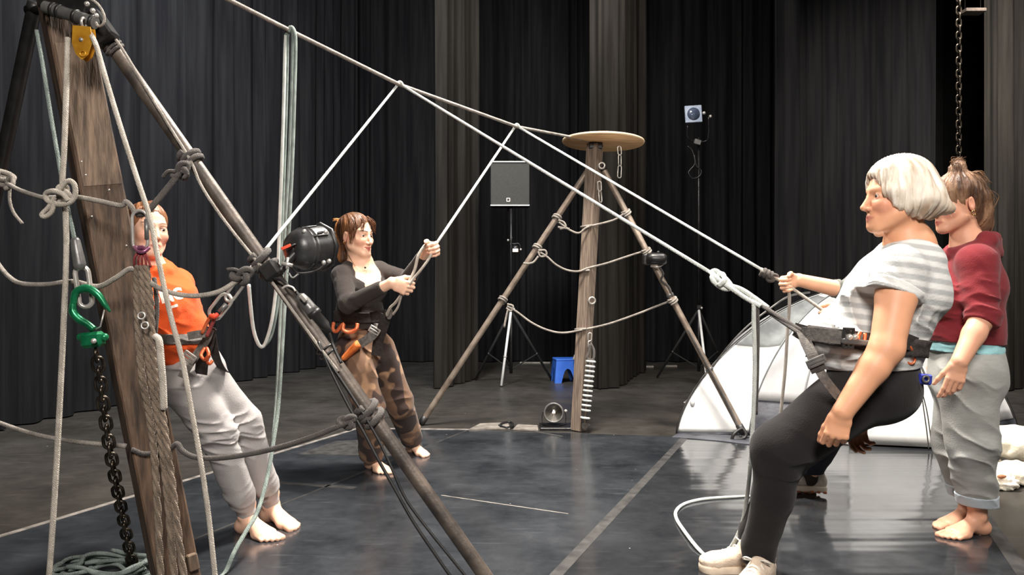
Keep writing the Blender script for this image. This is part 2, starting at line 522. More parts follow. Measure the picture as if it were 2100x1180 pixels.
def curtain(path, label, m=None, amp=.06, wl=.34, seed=1, top=6.4, thick=.0):
    """a hanging drape along a floor path, with its own folds"""
    p = spline(path, 12)
    seg = np.linalg.norm(np.diff(p, axis=0), axis=1); L = np.concatenate([[0], np.cumsum(seg)])
    n = int(L[-1] / .016) + 2
    s = np.linspace(0, L[-1], n)
    x = np.interp(s, L, p[:, 0]); y = np.interp(s, L, p[:, 1])
    tx, ty = np.gradient(x), np.gradient(y); q = np.hypot(tx, ty)
    nx, ny = -ty / q, tx / q
    r = np.random.default_rng(seed)
    ph = np.cumsum(2 * np.pi * .016 / (wl * (1 + .45 * np.interp(s, np.linspace(0, L[-1], 40), r.normal(0, 1, 40)).clip(-1.4, 1.6))))
    am = amp * (.65 + .6 * np.abs(np.interp(s, np.linspace(0, L[-1], 30), r.normal(0, 1, 30))))
    zs = [0.012, .4, 1.2, 2.2, 3.4, 5, top]
    V = []
    for k, z in enumerate(zs):
        f = 1.0 - .10 * z / top
        dr = np.sin(ph + .10 * math.sin(z * 1.3 + seed)) * am * f + .35 * am * np.sin(.5 * ph + 1 + .2 * z) + .010 * np.sin(2.3 * ph + z)
        V.append(np.stack([x + nx * dr, y + ny * dr, np.full(n, z)], 1))
    V2 = [v - np.stack([nx, ny, 0 * nx], 1) * .012 for v in V]      # the cloth has two faces
    k = len(zs)
    A = np.concatenate(V + V2)
    F = []
    for lay, flip in ((0, False), (k, True)):
        for i in range(k - 1):
            b = (lay + i) * n
            idx = np.arange(n - 1)
            qd = np.stack([b + idx, b + idx + 1, b + n + idx + 1, b + n + idx], 1)
            F.append(qd[:, ::-1] if flip else qd)
    e = []
    for i in range(k - 1):
        for c in (0, n - 1):
            e.append([i * n + c, (i + 1) * n + c, (k + i + 1) * n + c, (k + i) * n + c])
    F.append(np.array(e))
    o = mesh_obj('stage_curtain', A, np.concatenate(F), m or M['velvet'])
    return tag(o, label, 'curtain', 'black stage curtains')

curtain([(-4.35, 2.6), (-4.2, 4.6), (-3.95, 6.1), (-3.7, 7.0), (-3.2, 9.0), (-2.62, 10.9), (-2.3, 11.5)], 'long black curtain with deep folds along the left side of the stage', seed=3, amp=.07)
curtain([(-2.35, 11.62), (-1.0, 11.5), (1.2, 11.6), (3.2, 11.5), (6.2, 11.6)], 'flat black curtain across the back of the stage behind the speaker', seed=5, amp=.05)
curtain([(-.79, 8.42), (-.66, 8.75), (-.52, 9.15), (-.42, 9.35)], 'narrow black wing curtain hanging left of the grey speaker', M['velvet_lit'], seed=8, amp=.035, wl=.26)
curtain([(.84, 8.45), (1.06, 8.45), (1.2, 8.75), (1.45, 9.5), (1.76, 10.5)], 'warmly lit black wing curtain hanging behind the wooden disc', M['velvet_lit'], seed=9, amp=.04, wl=.24)
curtain([(2.7, 8.0), (2.82, 8.02), (2.95, 8.1), (3.05, 8.6), (3.6, 9.4), (4.4, 9.6), (5.2, 9.6)], 'black curtain with a pale front edge rising behind the tent', seed=12, amp=.03, wl=.3)
curtain([(5.06, 8.36), (5.2, 8.3), (5.36, 8.32), (5.5, 8.5), (5.7, 9.0), (6.0, 9.6)], 'warmly lit black curtain at the right edge beside the woman in the red hoodie', M['velvet_lit'], seed=14, amp=.04, wl=.25)

# dance mats laid side by side, their seams running away to the right
def mat_strip(a, b, c, d, label, m='mat'):
    z0, z1 = .0005, .0035
    V = [(*p[:2], z) for z in (z0, z1) for p in (a, b, c, d)]
    F = [(3, 2, 1, 0), (4, 5, 6, 7), (0, 1, 5, 4), (1, 2, 6, 5), (2, 3, 7, 6), (3, 0, 4, 7)]
    o = mesh_obj('dance_mat', V, F, M[m], smooth=False)
    return tag(o, label, 'dance mat', 'dance mats')

dirv = np.array([.372, .928])
fr = [np.array([-1.20, 6.07]), np.array([-.33, 6.02]), np.array([1.27, 5.72]), np.array([2.88, 5.28])]
def back_to(p, y): return p - dirv * (p[1] - y) / dirv[1]
for i, lab in enumerate(('narrow glossy black dance mat under the bare feet on the left', 'wide glossy black dance mat running down the middle of the stage', 'glossy black dance mat mirroring the white tent on the right')):
    g = .003
    mat_strip(fr[i] + (g, 0), fr[i + 1] - (g, 0), back_to(fr[i + 1], -1.2) - (g, 0), back_to(fr[i], -1.2) + (g, 0), lab, 'mat_wavy' if i == 2 else 'mat')

def tape(pts, w, label, m='tape', z=.0042):
    p = np.array([(*q[:2], z) for q in pts])
    o = MB().tube(p, .01, flat=(.0012, w), up=(0, 0, 1)).build('floor_tape', M[m], smooth=False)
    return tag(o, label, 'tape')
tape([back_to(fr[0], 1.0), fr[0] + dirv * .01], .035, 'long pale tape line along the left edge of the dance mats')
tape([back_to(fr[1], 2.3), fr[1] - dirv * .05], .016, 'thin scuffed tape on the mat seam beside the feet below the grey sweatpants', 'tape_dark')
tape([back_to(fr[2], 2.6), fr[2] - dirv * .05], .05, 'dark tape over the mat seam in the middle of the stage', 'tape_dark')
tape([back_to(fr[3], 2.3), fr[3]], .06, 'dull tape strip along the right mat edge beside the bare feet under the jeans', 'tape_dark')
tape([fr[0], fr[1]], .05, 'pale tape along the back edge of the mats behind the woman in black top', 'tape')
tape([fr[1] + (.5, -.08), fr[2] + (-.9, .02)], .03, 'thin tape beside the foot of the far wooden mast', 'tape_dark')
tape([G(572, 992), G(728, 1003)], .05, 'pale cross strip of tape on the mat left of the bare feet in brown trousers', 'tape_dark')
tape([G(905, 1018), G(1165, 1056)], .010, 'thin white scratch line of tape on the middle mat', 'tape')
tape([G(10, 1118), G(42, 1119)], .012, 'short white tape mark on the dull floor at the left edge', 'tape', z=.001)
V = [(*G(x, y)[:2], z) for z in (.0036, .0052) for x, y in ((608, 934), (690, 906), (862, 900), (872, 938))]
tag(mesh_obj('floor_patch', V, [(3, 2, 1, 0), (4, 5, 6, 7), (0, 1, 5, 4), (1, 2, 6, 5), (2, 3, 7, 6), (3, 0, 4, 7)], M['tape_dark'], smooth=False), 'grey rectangular patch on the mat behind the feet of the woman in black', 'floor patch')

# ------------------------------------------------------------------ near tripod
def mast_box(base, top, nf, half, m, parent, name='post', bev=.006):
    ax = nrm(np.asarray(top) - base); f = nrm(np.asarray(nf) - ax * (np.asarray(nf) @ ax)); s_ = np.cross(ax, f)
    c = (np.asarray(base) + top) / 2; L = np.linalg.norm(np.asarray(top) - base) / 2
    return auto_edge(MB().box(c, s_, f, ax, half, half, L, bev).build(name, m, parent, smooth=False))

nb, ntp = P(363, 1207, 2.86), P(92, -170, 2.86)
nb[2] = 0.02
NF = np.array([.589, -.81, 0])
T1 = thing('rigging_tripod', (nb[0], nb[1], 0), 'near tripod of a weathered wooden mast and dark steel poles beside the orange hoodie', 'tripod')
post1 = mast_box(nb, ntp, NF, .072, M['wood_near'], T1, 'mast')
axn = nrm(ntp - nb); fn = nrm(NF - axn * (NF @ axn)); sn = np.cross(axn, fn)     # sn points to the viewer's ... along the front face
def on_mast(py, u=0., out=.0):
    """point on the front face of the near mast at image row py, u across, out in front"""
    t = (py - 1207) / (-170 - 1207)
    return nb + (ntp - nb) * t + sn * u + fn * (.072 + out)
# bare worn patch on the face
c = on_mast(395, 0, .0008)
MB().box(on_mast(250, .004, .0006), sn, fn, axn, .062, .0016, .26).build('worn_patch', M['wood_bare'], post1, smooth=False)
MB().box(on_mast(1168, -.05 if (sn @ np.array([1, 0, 0])) < 0 else .05, .012), sn, fn, axn, .018, .014, .03, .004).build('wood_block', M['wood_bare'], T1, smooth=False)
for py, u in ((345, -.05), (372, -.045), (405, .02), (455, -.052), (520, .04)):
    MB().ball(on_mast(py, u, .001), .004, 8, 6).build('nail', M['steel'], post1)
ra, rb = P(207, 62, 2.80), P(1051, 1280, 2.55); rb[2] = .03
la, lb = P(72, 10, 2.95), P(-152, 1093, 3.5); lb[2] = .03
def pole(a, b, r, m, parent, foot=True):
    d = nrm(np.asarray(b) - a)
    o = MB().tube(persp_line(a, b, 24), r, 20).build('leg', m, parent)
    auto_edge(o, 50)
    if foot:
        MB().lathe(np.asarray(b) - d * .05, d, [(0, r * 1.15), (.05, r * 1.2), (.075, r * 1.0)], 18).build('rubber_foot', M['black'], o)
    MB().lathe(np.asarray(a) - d * .01, d, [(0, r * 1.02), (.02, r * 1.08), (.035, r * 1.02)], 18).build('end_cap', M['black'], o)
    return o
pl1 = pole(ra, rb, .024, M['pole_dark'], T1)
pl2 = pole(la, lb, .026, M['black_metal'], T1)
MB().tube([la + (-.03, 0, -.02), P(108, 20, 2.93), P(160, 40, 2.86), ra + (.02, .02, 0)], .018, 12).build('cross_pin', M['black_metal'], T1)
def on_pole(a, b, py):
    """the point of the line a-b on image row py"""
    lo, hi = 0., 1.
    fy = lambda t: CY + (CAMH - (a + (b - a) * t)[2]) * FPX / (a + (b - a) * t)[1]
    for _ in range(50):
        m_ = (lo + hi) / 2
        if fy(m_) < py: lo = m_
        else: hi = m_
    return a + (b - a) * lo
dr_ = nrm(rb - ra)
# head fitting: roller bar, bracket plates, bolts
h1, h2 = P(92, 14, 2.70), P(196, 47, 2.68)
hb = MB().cyl(h1, h2, .021, seg=24).build('roller_bar', M['grey_metal'], T1); auto_edge(hb)
dh = nrm(h2 - h1)
for t in (.18, .30, .62, .95):
    MB().lathe(h1 + (h2 - h1) * t, dh, [(-.006, .021), (-.005, .025), (.005, .025), (.006, .021)]).build('collar', M['black'], hb)
MB().box(P(140, 5, 2.74), dh, (0, 1, 0), np.cross(dh, (0, 1, 0)), .09, .03, .05, .006).build('head_bracket', M['black_metal'], T1, smooth=False)
MB().box(P(205, 58, 2.75), dr_, (0, 1, 0), np.cross(dr_, (0, 1, 0)), .06, .035, .035, .008).build('pole_socket', M['black_metal'], T1, smooth=False)
for x, y in ((178, 8), (190, 22), (197, 32)):
    MB().ball(P(x, y, 2.68), .009, 10, 8).build('bolt', M['steel'], T1)
# black lashing on the pole head
lw = MB()
for k in range(4):
    lw.wrap(on_pole(ra, rb, 82 + k * 7), dr_, .027, .006, 1.1, tilt=.5)
tag(lw.build('lashing', M['rope_dark']), 'black cord lashing wound round the top of the near steel pole', 'lashing')
# electric cables at the head
tag(MB().tube(spline([P(178, -6, 2.68), P(200, 8, 2.66), P(213, 30, 2.66), P(212, 48, 2.66), P(202, 54, 2.67), P(196, 46, 2.67)], 8), .0045, 8).build('head_cable', M['rope_grey']), 'grey cable looped over the top fitting of the near tripod', 'cable')

# yellow pulley hanging under the roller
pc = P(172, 88, 2.66)
py_ = thing('pulley', (pc[0], pc[1], pc[2] - .06), 'yellow climbing pulley hanging at the top of the near mast', 'pulley')
for off in (-.014, .014):
    pts = [(-.030, .055), (.030, .05), (.036, .0), (.022, -.045), (.002, -.062), (-.018, -.045), (-.032, -.005)]
    V = [pc + np.array([x, off + e, z]) for e in (-.002, .002) for x, z in pts]
    n_ = len(pts)
    MB().add(V, [tuple(range(n_)), tuple(range(2 * n_ - 1, n_ - 1, -1))] + [(i, n_ + i, n_ + (i + 1) % n_, (i + 1) % n_) for i in range(n_)]).build('cheek_plate', M['yellow'], py_, smooth=False)
MB().lathe(pc + (0, -.011, 0.006), (0, 1, 0), [(0, .024), (.004, .026), (.008, .019), (.014, .019), (.018, .026), (.022, .024)]).build('sheave', M['black_metal'], py_)
MB().lathe(pc + (0, -.02, 0.006), (0, 1, 0), [(0, .0065), (.04, .0065)], 14).build('axle', M['steel'], py_)
MB().ring(pc + (.006, -.018, -.042), (0, 1, 0), .009, .003, 16, 6).build('eyelet', M['yellow'], py_)
MB().ring(pc + (0, 0, .068), (1, 0, 0), .016, .005, 16, 8).build('shackle', M['steel'], py_)

def rope(name, pts, r, m, label, parts=(), sub=10, group=None, seg=8):
    """a rope thing: its run plus knots given as (name, MB, material)"""
    p = spline(pts, sub)
    if parts:
        lo = np.array(p).min(0)
        t = thing(name, (np.mean(p[:, 0]), np.mean(p[:, 1]), lo[2]), label, 'rope', group)
        MB().tube(p, r, seg).build('rope_run', M[m], t)
        for nm, mb, mm in parts:
            mb.build(nm, M[mm], t)
        return t
    return tag(MB().tube(p, r, seg).build(name, M[m]), label, 'rope', group)

# light rope with the bulky knot left of the mast
k = MB()
kc = P(126, 400, 2.60)
k.knot(kc + (.005, 0, .0), (0.3, 0, 1), .030, .0085)
k.tube(spline([P(118, 395, 2.58), P(138, 372, 2.575), P(152, 378, 2.57), P(154, 400, 2.57), P(142, 416, 2.57), P(120, 420, 2.57), P(98, 412, 2.57), P(94, 398, 2.57), P(108, 392, 2.56), P(128, 398, 2.56), P(140, 412, 2.565)], 6), .0088, 8)
k.tube(spline([P(112, 405, 2.575), P(100, 425, 2.57), P(86, 440, 2.57), P(92, 445, 2.565), P(106, 434, 2.565), P(112, 412, 2.57)], 6), .008, 8)
rope('hanging_rope', [P(139, 78, 2.66), P(136, 180, 2.63), P(132, 300, 2.61), P(128, 380, 2.60), P(134, 430, 2.60), P(136, 520, 2.60), P(131, 650, 2.60), P(124, 800, 2.60), P(116, 950, 2.60), P(108, 1080, 2.60), P(98, 1215, 2.6), P(92, 1262, 2.61), P(70, 1266, 2.6)], .0095, 'rope_pale', 'beige rope with a bulky loop knot hanging left of the near mast', [('knot', k, 'rope_pale')])
rope('hanging_rope', [P(186, 70, 2.66), P(198, 96, 2.62), P(218, 165, 2.6), P(250, 270, 2.59), P(283, 372, 2.58), P(308, 450, 2.57), P(324, 530, 2.56), P(348, 640, 2.56), P(374, 740, 2.56), P(394, 850, 2.56), P(412, 950, 2.56), P(428, 1060, 2.56), P(442, 1190, 2.56), P(452, 1270, 2.59)], .0088, 'rope_pale', 'taut beige rope running down from the yellow pulley across the orange hoodie')
# greenish rope, thimble sleeve, steel eye, green hook and chain
rope('hanging_rope', [P(75, 62, 2.75), P(88, 135, 2.74), P(104, 235, 2.72), P(122, 340, 2.68), P(132, 395, 2.63), P(144, 450, 2.62), P(153, 492, 2.62)], .007, 'rope_green', 'thin green grey rope slanting down to the grey sleeve above the green hook')
s1, s2 = P(153, 488, 2.62), P(165, 552, 2.62)
sl = thing('cable_thimble', s2, 'grey sleeve and steel eye holding the green hook beside the mast', 'rope end')
MB().lathe(s1, s2 - s1, [(0, .011), (.01, .016), (.09, .020), (.107, .019)]).build('sleeve', M['grey_metal'], sl)
MB().oval(P(166, 548, 2.62), P(177, 630, 2.62), .040, .0085, (0.25, -1, 0)).build('steel_eye', M['steel'], sl)
hk = P(185, 640, 2.62)
ghk = thing('green_hook', P(190, 705, 2.62), 'green lifting hook hanging on the steel eye above the chain', 'hook')
pts = [P(150, 625, 2.60), P(156, 600, 2.60), P(178, 592, 2.60), P(200, 604, 2.60), P(216, 626, 2.60), P(226, 640, 2.60)]
MB().tube(spline(pts, 8), [.010, .013, .014, .013, .009, .003], 10).build('hook_arm', M['green'], ghk)
MB().tube(spline([P(150, 622, 2.60), P(150, 640, 2.60), P(162, 655, 2.60), P(180, 666, 2.60), P(192, 676, 2.60)], 8), [.010, .014, .014, .012, .012], 10).build('hook_bend', M['green'], ghk)
MB().tube([P(214, 636, 2.60), P(206, 670, 2.60), P(196, 676, 2.60)], .003, 6).build('safety_latch', M['steel'], ghk)
MB().box(P(190, 697, 2.60), (1, 0, .1), (0, 1, 0), (-.1, 0, 1), .036, .022, .026, .010).build('swivel_block', M['green'], ghk, smooth=False)
for x in (166, 214):
    MB().ball(P(x, 692, 2.60), .014, 12, 8).build('swivel_boss', M['green'], ghk)
MB().ball(P(192, 700, 2.56), .009, 12, 8).build('pin', M['steel'], ghk)
# chain
cp = spline([P(196, 716, 2.60), P(203, 760, 2.62), P(212, 830, 2.66), P(222, 900, 2.70), P(235, 975, 2.76), P(246, 1030, 2.82), P(258, 1090, 2.90), P(268, 1140, 2.97), P(274, 1166, 3.0)], 16)
L = np.concatenate([[0], np.cumsum(np.linalg.norm(np.diff(cp, axis=0), axis=1))])
ch = thing('chain', (cp[-1][0], cp[-1][1], 0), 'dark steel chain hanging from the green hook to the floor', 'chain')
pitch = .0365; nl = int(L[-1] / pitch)
for i in range(nl):
    a = np.array([np.interp(i * pitch - .009, L, cp[:, q]) for q in range(3)]); b = np.array([np.interp((i + 1) * pitch + .009, L, cp[:, q]) for q in range(3)])
    MB().oval(a, b, .034, .0058, (.25, -1, 0) if i % 2 else (1, .35, 0), 7).build('link', M['chain'], ch)
# coil on the floor
cc = np.array([-1.53, 2.93, 0.012])
pts = []
for i in range(150):
    a = i / 150 * 2 * math.pi * 6.3
    rr = .155 + .035 * math.sin(i * .37) + .02 * math.sin(i * 1.1)
    pts.append(cc + (rr * 1.05 * math.cos(a) + .02 * math.sin(i * .2), .68 * rr * math.sin(a) + .02 * math.cos(i * .13), .009 * (i / 24) + .006 * math.sin(i * .9) + .004))
tag(MB().tube(spline(pts, 3), .0075, 8).build('rope_coil', M['rope_green']), 'pale green rope coiled on the floor at the foot of the chain', 'rope')

# ------------------------------------------------------------------ rung ropes of the near tripod
kn = MB()
pL = on_pole(la, lb, 372); kn.wrap(P(6, 366, 2.99), nrm(lb - la), .027, .010, 2.3)
kn.tube(spline([P(14, 372, 2.93), P(24, 362, 2.92), P(26, 378, 2.91), P(10, 388, 2.91)], 6), .009, 8)
kr = MB(); pR = on_pole(ra, rb, 325); kr.wrap(pR, dr_, .024, .0105, 2.2)
tail = MB().tube(spline([P(20, 385, 2.92), P(20, 412, 2.92), P(28, 436, 2.92), P(46, 459, 2.92)], 8), .006, 8)
rope('rung_rope', [P(14, 376, 2.92), P(40, 390, 2.85), P(75, 402, 2.75), P(95, 406, 2.68), P(150, 404, 2.66), P(200, 412, 2.64), P(248, 422, 2.63), P(258, 414, 2.62), P(270, 424, 2.62), P(276, 438, 2.63)], .0085, 'rope_grey', 'top rung rope crossing the near mast below the worn patch', [('knot', kn, 'rope_grey'), ('rope_tail', tail, 'rope_grey')])
st = spline([P(280, 440, 2.62), P(300, 436, 2.62), P(322, 412, 2.63), P(345, 384, 2.65), P(368, 356, 2.67), P(388, 334, 2.70)], 8)
t_ = thing('strap', st[0], 'black strap running up from the carabiner to the near steel pole', 'strap')
MB().tube(st, .011, 8).build('strap_run', M['rope_dark'], t_)
kr.build('knot', M['rope_dark'], t_)
kb = MB(); kb.knot(P(372, 352, 2.67), (1, 0, 1), .030, .010); kb.tube(spline([P(360, 352, 2.66), P(345, 352, 2.66), P(333, 364, 2.66)], 5), .007, 6); kb.tube(spline([P(372, 352, 2.66), P(384, 356, 2.66), P(376, 366, 2.66)], 5), .007, 6)
kb.build('strap_knot', M['rope_dark'], t_)

kn = MB()
pm = on_pole(ra, rb, 538)
kn.wrap(on_pole(ra, rb, 526), dr_, .024, .012, 1.3, tilt=.5); kn.wrap(on_pole(ra, rb, 548), dr_, .024, .012, 1.3, tilt=.5)
k2 = MB(); k2.knot(P(497, 566, 2.64), (1, 0, .3), .032, .011); k2.tube(spline([P(505, 562, 2.65), P(522, 552, 2.66), P(533, 540, 2.68)], 5), .010, 8)
k2.tube(spline([P(466, 553, 2.64), P(482, 553, 2.63), P(500, 562, 2.63)], 5), .006, 8)
rope('rung_rope', [on_pole(la, lb, 500) + (.02, -.03, 0), P(-5, 540, 3.02), P(18, 568, 2.85), P(45, 582, 2.80), P(95, 584, 2.74), P(150, 578, 2.67), P(200, 588, 2.645), P(235, 572, 2.64), P(268, 552, 2.635), P(292, 566, 2.62), P(320, 588, 2.60), P(360, 603, 2.60), P(405, 607, 2.61), P(450, 598, 2.62), P(490, 574, 2.64)], .0088, 'rope_grey', 'middle rung rope sagging across the chest of the orange hoodie', [('pole_knot', kn, 'rope_dark'), ('knot', k2, 'rope_dark'), ('left_knot', MB().wrap(on_pole(la, lb, 500), nrm(lb - la), .027, .010, 2.3), 'rope_grey')])

kn = MB()
kn.wrap(on_pole(ra, rb, 838), dr_, .024, .012, 1.4, tilt=.4); kn.wrap(on_pole(ra, rb, 856), dr_, .024, .012, 1.4, tilt=.4)
k2 = MB(); k2.knot(P(712, 866, 2.58), (1, 0, .3), .026, .010)
pw = MB(); pw.tube(spline([on_mast(918, -.074, .012), on_mast(932, -.04, .014), on_mast(936, .0, .014), on_mast(936, .04, .014), on_mast(930, .076, .012)], 6), .0085, 8)
rope('rung_rope', [on_pole(la, lb, 835) + (.03, -.03, 0), P(-45, 850, 3.2), P(0, 868, 3.05), P(60, 888, 2.95), P(130, 903, 2.86), P(200, 911, 2.80), P(258, 915, 2.76)], .0085, 'rope_grey', 'lower rung rope reaching in from the left edge to the near mast', [('left_knot', MB().wrap(on_pole(la, lb, 832), nrm(lb - la), .027, .010, 2.3), 'rope_grey')])
rope('rung_rope', [P(335, 930, 2.70), P(350, 920, 2.66), P(364, 911, 2.64), P(374, 925, 2.63), P(400, 938, 2.62), P(450, 940, 2.60), P(520, 930, 2.59), P(590, 913, 2.58), P(650, 893, 2.57), P(700, 872, 2.57), P(728, 860, 2.58)], .0092, 'rope_dark', 'dark lower rung rope crossing the grey sweatpants to the near steel pole', [('pole_knot', kn, 'rope_dark'), ('knot', k2, 'rope_dark'), ('mast_wrap', pw, 'rope_dark')])

# carabiner, shackle and the ropes hanging down the mast
cb = thing('carabiner', P(290, 512, 2.60), 'long steel carabiner hanging on the black strap in front of the head', 'carabiner')
MB().oval(P(286, 432, 2.60), P(288, 514, 2.60), .048, .0056, (.1, -1, 0), 9).build('body', M['steel'], cb)
MB().cyl(P(300, 450, 2.60), P(301, 492, 2.60), .0068, seg=12).build('gate_sleeve', M['grey_metal'], cb)
sh = thing('sling_shackle', P(290, 548, 2.60), 'purple shackle with maroon slings at the top of the hanging mast ropes', 'shackle')
MB().tube(spline([P(276, 506, 2.59), P(284, 516, 2.58), P(296, 516, 2.58), P(306, 508, 2.59)], 5), .007, 8).build('shackle_bow', M['purple'], sh)
MB().box(P(290, 508, 2.58), (1, 0, 0), (0, 1, 0), (0, 0, 1), .011, .009, .007, .003).build('shackle_pin', M['purple'], sh, smooth=False)
for x, x2 in ((276, 276), (284, 283), (291, 291), (298, 300), (303, 309)):
    MB().tube(spline([P(290 + (x - 290) * .4, 516, 2.59), P(x, 530, 2.585), P(x2, 548, 2.60)], 4), .0042, 6).build('sling', M['maroon_sling'], sh)
for i, (pts, lab) in enumerate((
    ([(283, 545), (281, 600), (284, 680), (291, 770), (306, 850), (316, 930), (323, 1040), (330, 1195)], 'brown twisted rope hanging furthest to the left down the face of the near mast'),
    ([(290, 545), (296, 610), (300, 690), (309, 770), (322, 850), (335, 940), (346, 1050), (358, 1195)], 'brown twisted rope hanging in the middle of the bundle down the near mast'),
    ([(299, 545), (307, 610), (312, 690), (320, 770), (333, 850), (346, 940), (360, 1050), (378, 1195)], 'brown twisted rope hanging furthest to the right down the face of the near mast'))):
    base = spline([on_mast(y, 0, .022) * 0 + P(x, y, 2.60 + .0001 * (y - 545)) for x, y in pts], 14)
    t = thing('mast_rope', base[-1], lab, 'rope', None)
    for s_ in (0, 1, 2):
        q = []
        for j, b_ in enumerate(base):
            a = j * .55 + s_ * 2.094
            q.append(b_ + np.array([.0062 * math.cos(a), .0062 * math.sin(a), 0]))
        MB().tube(q, .0068, 7).build('strand', M['rope_brown'], t)
for x, y, lab in ((290, 648, 'small steel ring among the hanging mast ropes, the upper one'), (297, 668, 'small steel ring among the hanging mast ropes, the lower one')):
    tag(MB().ring(P(x, y, 2.575), (.2, -1, .2), .011, .0035, 16, 7).build('steel_ring', M['steel']), lab, 'ring')
t = rope('mast_rope', [P(318, 690, 2.61), P(326, 700, 2.60), P(330, 740, 2.60), P(334, 790, 2.61), P(336, 840, 2.62)], .012, 'rope_pale', 'short thick doubled rope end beside the mast at the sweatpants waist')
t = rope('mast_rope', [P(316, 570, 2.66), P(320, 600, 2.65), P(322, 640, 2.65), P(318, 690, 2.65)], .008, 'rope_dark', 'dark rope hanging between the mast and the orange hoodie chest')

# ------------------------------------------------------------------ cables along the near pole
def along(a, b, rows, dx, dy=-.035):
    return [on_pole(a, b, y) + np.array([(d / FPX) * 2.65, dy, 0]) for y, d in zip(rows, dx)]
tag(MB().tube(spline(along(ra, rb, (70, 100, 180, 260, 330, 380, 430, 480, 540, 600, 700, 760), (20, 24, 16, 8, 2, -12, -16, -14, -8, -6, -4, 0)), 8), .0055, 8).build('power_cable', M['rope_grey']), 'grey power cable following the near steel pole from its top', 'cable')
tag(MB().tube(spline(along(ra, rb, (700, 760, 830, 880, 940, 1000, 1060, 1120, 1190, 1270), (2, -14, -28, -34, -44, -52, -60, -62, -60, -40)), 8), .0055, 8).build('power_cable', M['black']), 'black power cable hanging loose below the lower knot of the near pole, outer one', 'cable')
tag(MB().tube(spline(along(ra, rb, (720, 790, 850, 900, 960, 1020, 1080, 1140, 1200, 1265), (-4, -6, -10, -16, -30, -44, -42, -36, -30, -24)), 8), .005, 8).build('power_cable', M['black']), 'black power cable hanging loose below the lower knot of the near pole, inner one', 'cable')
ct = MB()
for y in (716, 726):
    ct.wrap(on_pole(ra, rb, y), dr_, .028, .0035, 1.15)
tag(ct.build('cable_tie', M['black']), 'black tie holding the cables to the near steel pole above the middle of the mat', 'tie')

# ------------------------------------------------------------------ lantern on the near pole
lc = P(634, 509, 2.76)
la_ = nrm(np.array([.58, .80, .10]))                 # the lamp looks away to the upper right
lp = thing('spotlight', P(548, 552, 2.66), 'black round spotlight clamped to the near steel pole beside the black top wearer', 'spotlight')
hous = MB().lathe(lc - la_ * .085, la_, [(0, .020), (.004, .036), (.014, .054), (.032, .066), (.05, .071), (.055, .075), (.060, .069), (.068, .070), (.073, .075), (.078, .070), (.09, .072), (.115, .074), (.130, .078), (.134, .076)], 36).build('housing', M['lamp_grey'], lp)
auto_edge(hous, 40)
MB().lathe(lc - la_ * .092, la_, [(0, .010), (.004, .024), (.012, .026)], 20).build('rear_cap', M['black'], hous)
MB().lathe(lc + la_ * .048, la_, [(0, .074), (.004, .088), (.012, .090), (.016, .082)], 8).build('front_frame', M['black'], lp)
for a in (.6, 1.5, 2.4):
    ref = np.array([0, 0, 1.]); u = nrm(np.cross(la_, ref)); w = np.cross(u, la_)
    o_ = u * math.cos(a) * .073 + w * math.sin(a) * .073
    MB().tube([lc - la_ * .03 + o_, lc + la_ * .035 + o_ * 1.03], .004, 6).build('cooling_rib', M['black'], hous)
for x, y in ((624, 475), (668, 476), (664, 539), (675, 536), (632, 532)):
    MB().ball(P(x, y, 2.70), .008, 10, 8).build('knob', M['steel'], lp)
MB().tube([P(652, 478, 2.72), P(674, 472, 2.78), P(686, 478, 2.84)], .0045, 8).build('barn_lever', M['grey_metal'], lp)
MB().tube(spline([P(634, 528, 2.70), P(618, 510, 2.69), P(600, 526, 2.68), P(576, 556, 2.66), P(566, 560, 2.65)], 6), .006, 8, flat=(.022, .005), up=(0, 0, 1)).build('yoke', M['black'], lp)
MB().tube(spline([P(668, 540, 2.76), P(646, 556, 2.72), P(610, 560, 2.70), P(596, 545, 2.68)], 6), .005, 8).build('yoke_rear', M['black'], lp)
MB().box(P(556, 556, 2.66), dr_, (0, 1, 0), np.cross(dr_, (0, 1, 0)), .03, .034, .03, .008).build('clamp', M['black_metal'], lp, smooth=False)
MB().tube([P(578, 540, 2.64), P(600, 545, 2.64)], .0065, 8).build('wing_bolt', M['steel'], lp)
MB().tube([P(590, 528, 2.64), P(588, 552, 2.64)], .005, 8).build('wing_bolt', M['steel'], lp)
MB().tube(spline([P(592, 560, 2.65), P(600, 570, 2.65), P(612, 562, 2.66)], 5), .004, 8).build('wing_bolt', M['grey_metal'], lp)
MB().box(P(587, 507, 2.66), nrm((1, 0, .45)), (0, 1, 0), nrm((-.45, 0, 1)), .017, .004, .005, .001).build('red_tag', M['red'], lp, smooth=False)
MB().tube([P(610, 500, 2.68), P(596, 505, 2.66)], .004, 6).build('tag_string', M['black'], lp)
# plug and socket in line on the lamp lead
pg = thing('cable_connector', P(640, 655, 2.63), 'black plug and socket joined in the lamp lead below the spotlight', 'connector')
a_, b_ = P(612, 605, 2.62), P(642, 640, 2.62)
d_ = nrm(b_ - a_)
MB().lathe(a_, d_, [(0, .008), (.008, .018), (.03, .021), (.06, .021), (.075, .023)], 18).build('plug', M['grey_metal'], pg)
MB().lathe(b_, d_, [(0, .024), (.014, .024), (.016, .018), (.06, .018), (.075, .011), (.09, .007)], 18).build('socket', M['black'], pg)
MB().box(P(622, 612, 2.585), d_, (0, 1, 0), np.cross(d_, (0, 1, 0)), .014, .006, .007, .002).build('latch', M['steel'], pg, smooth=False)
MB().tube(spline([P(560, 570, 2.64), P(578, 575, 2.63), P(592, 588, 2.62), P(604, 596, 2.62), P(613, 606, 2.62)], 6), .006, 8).build('lead', M['black'], pg)
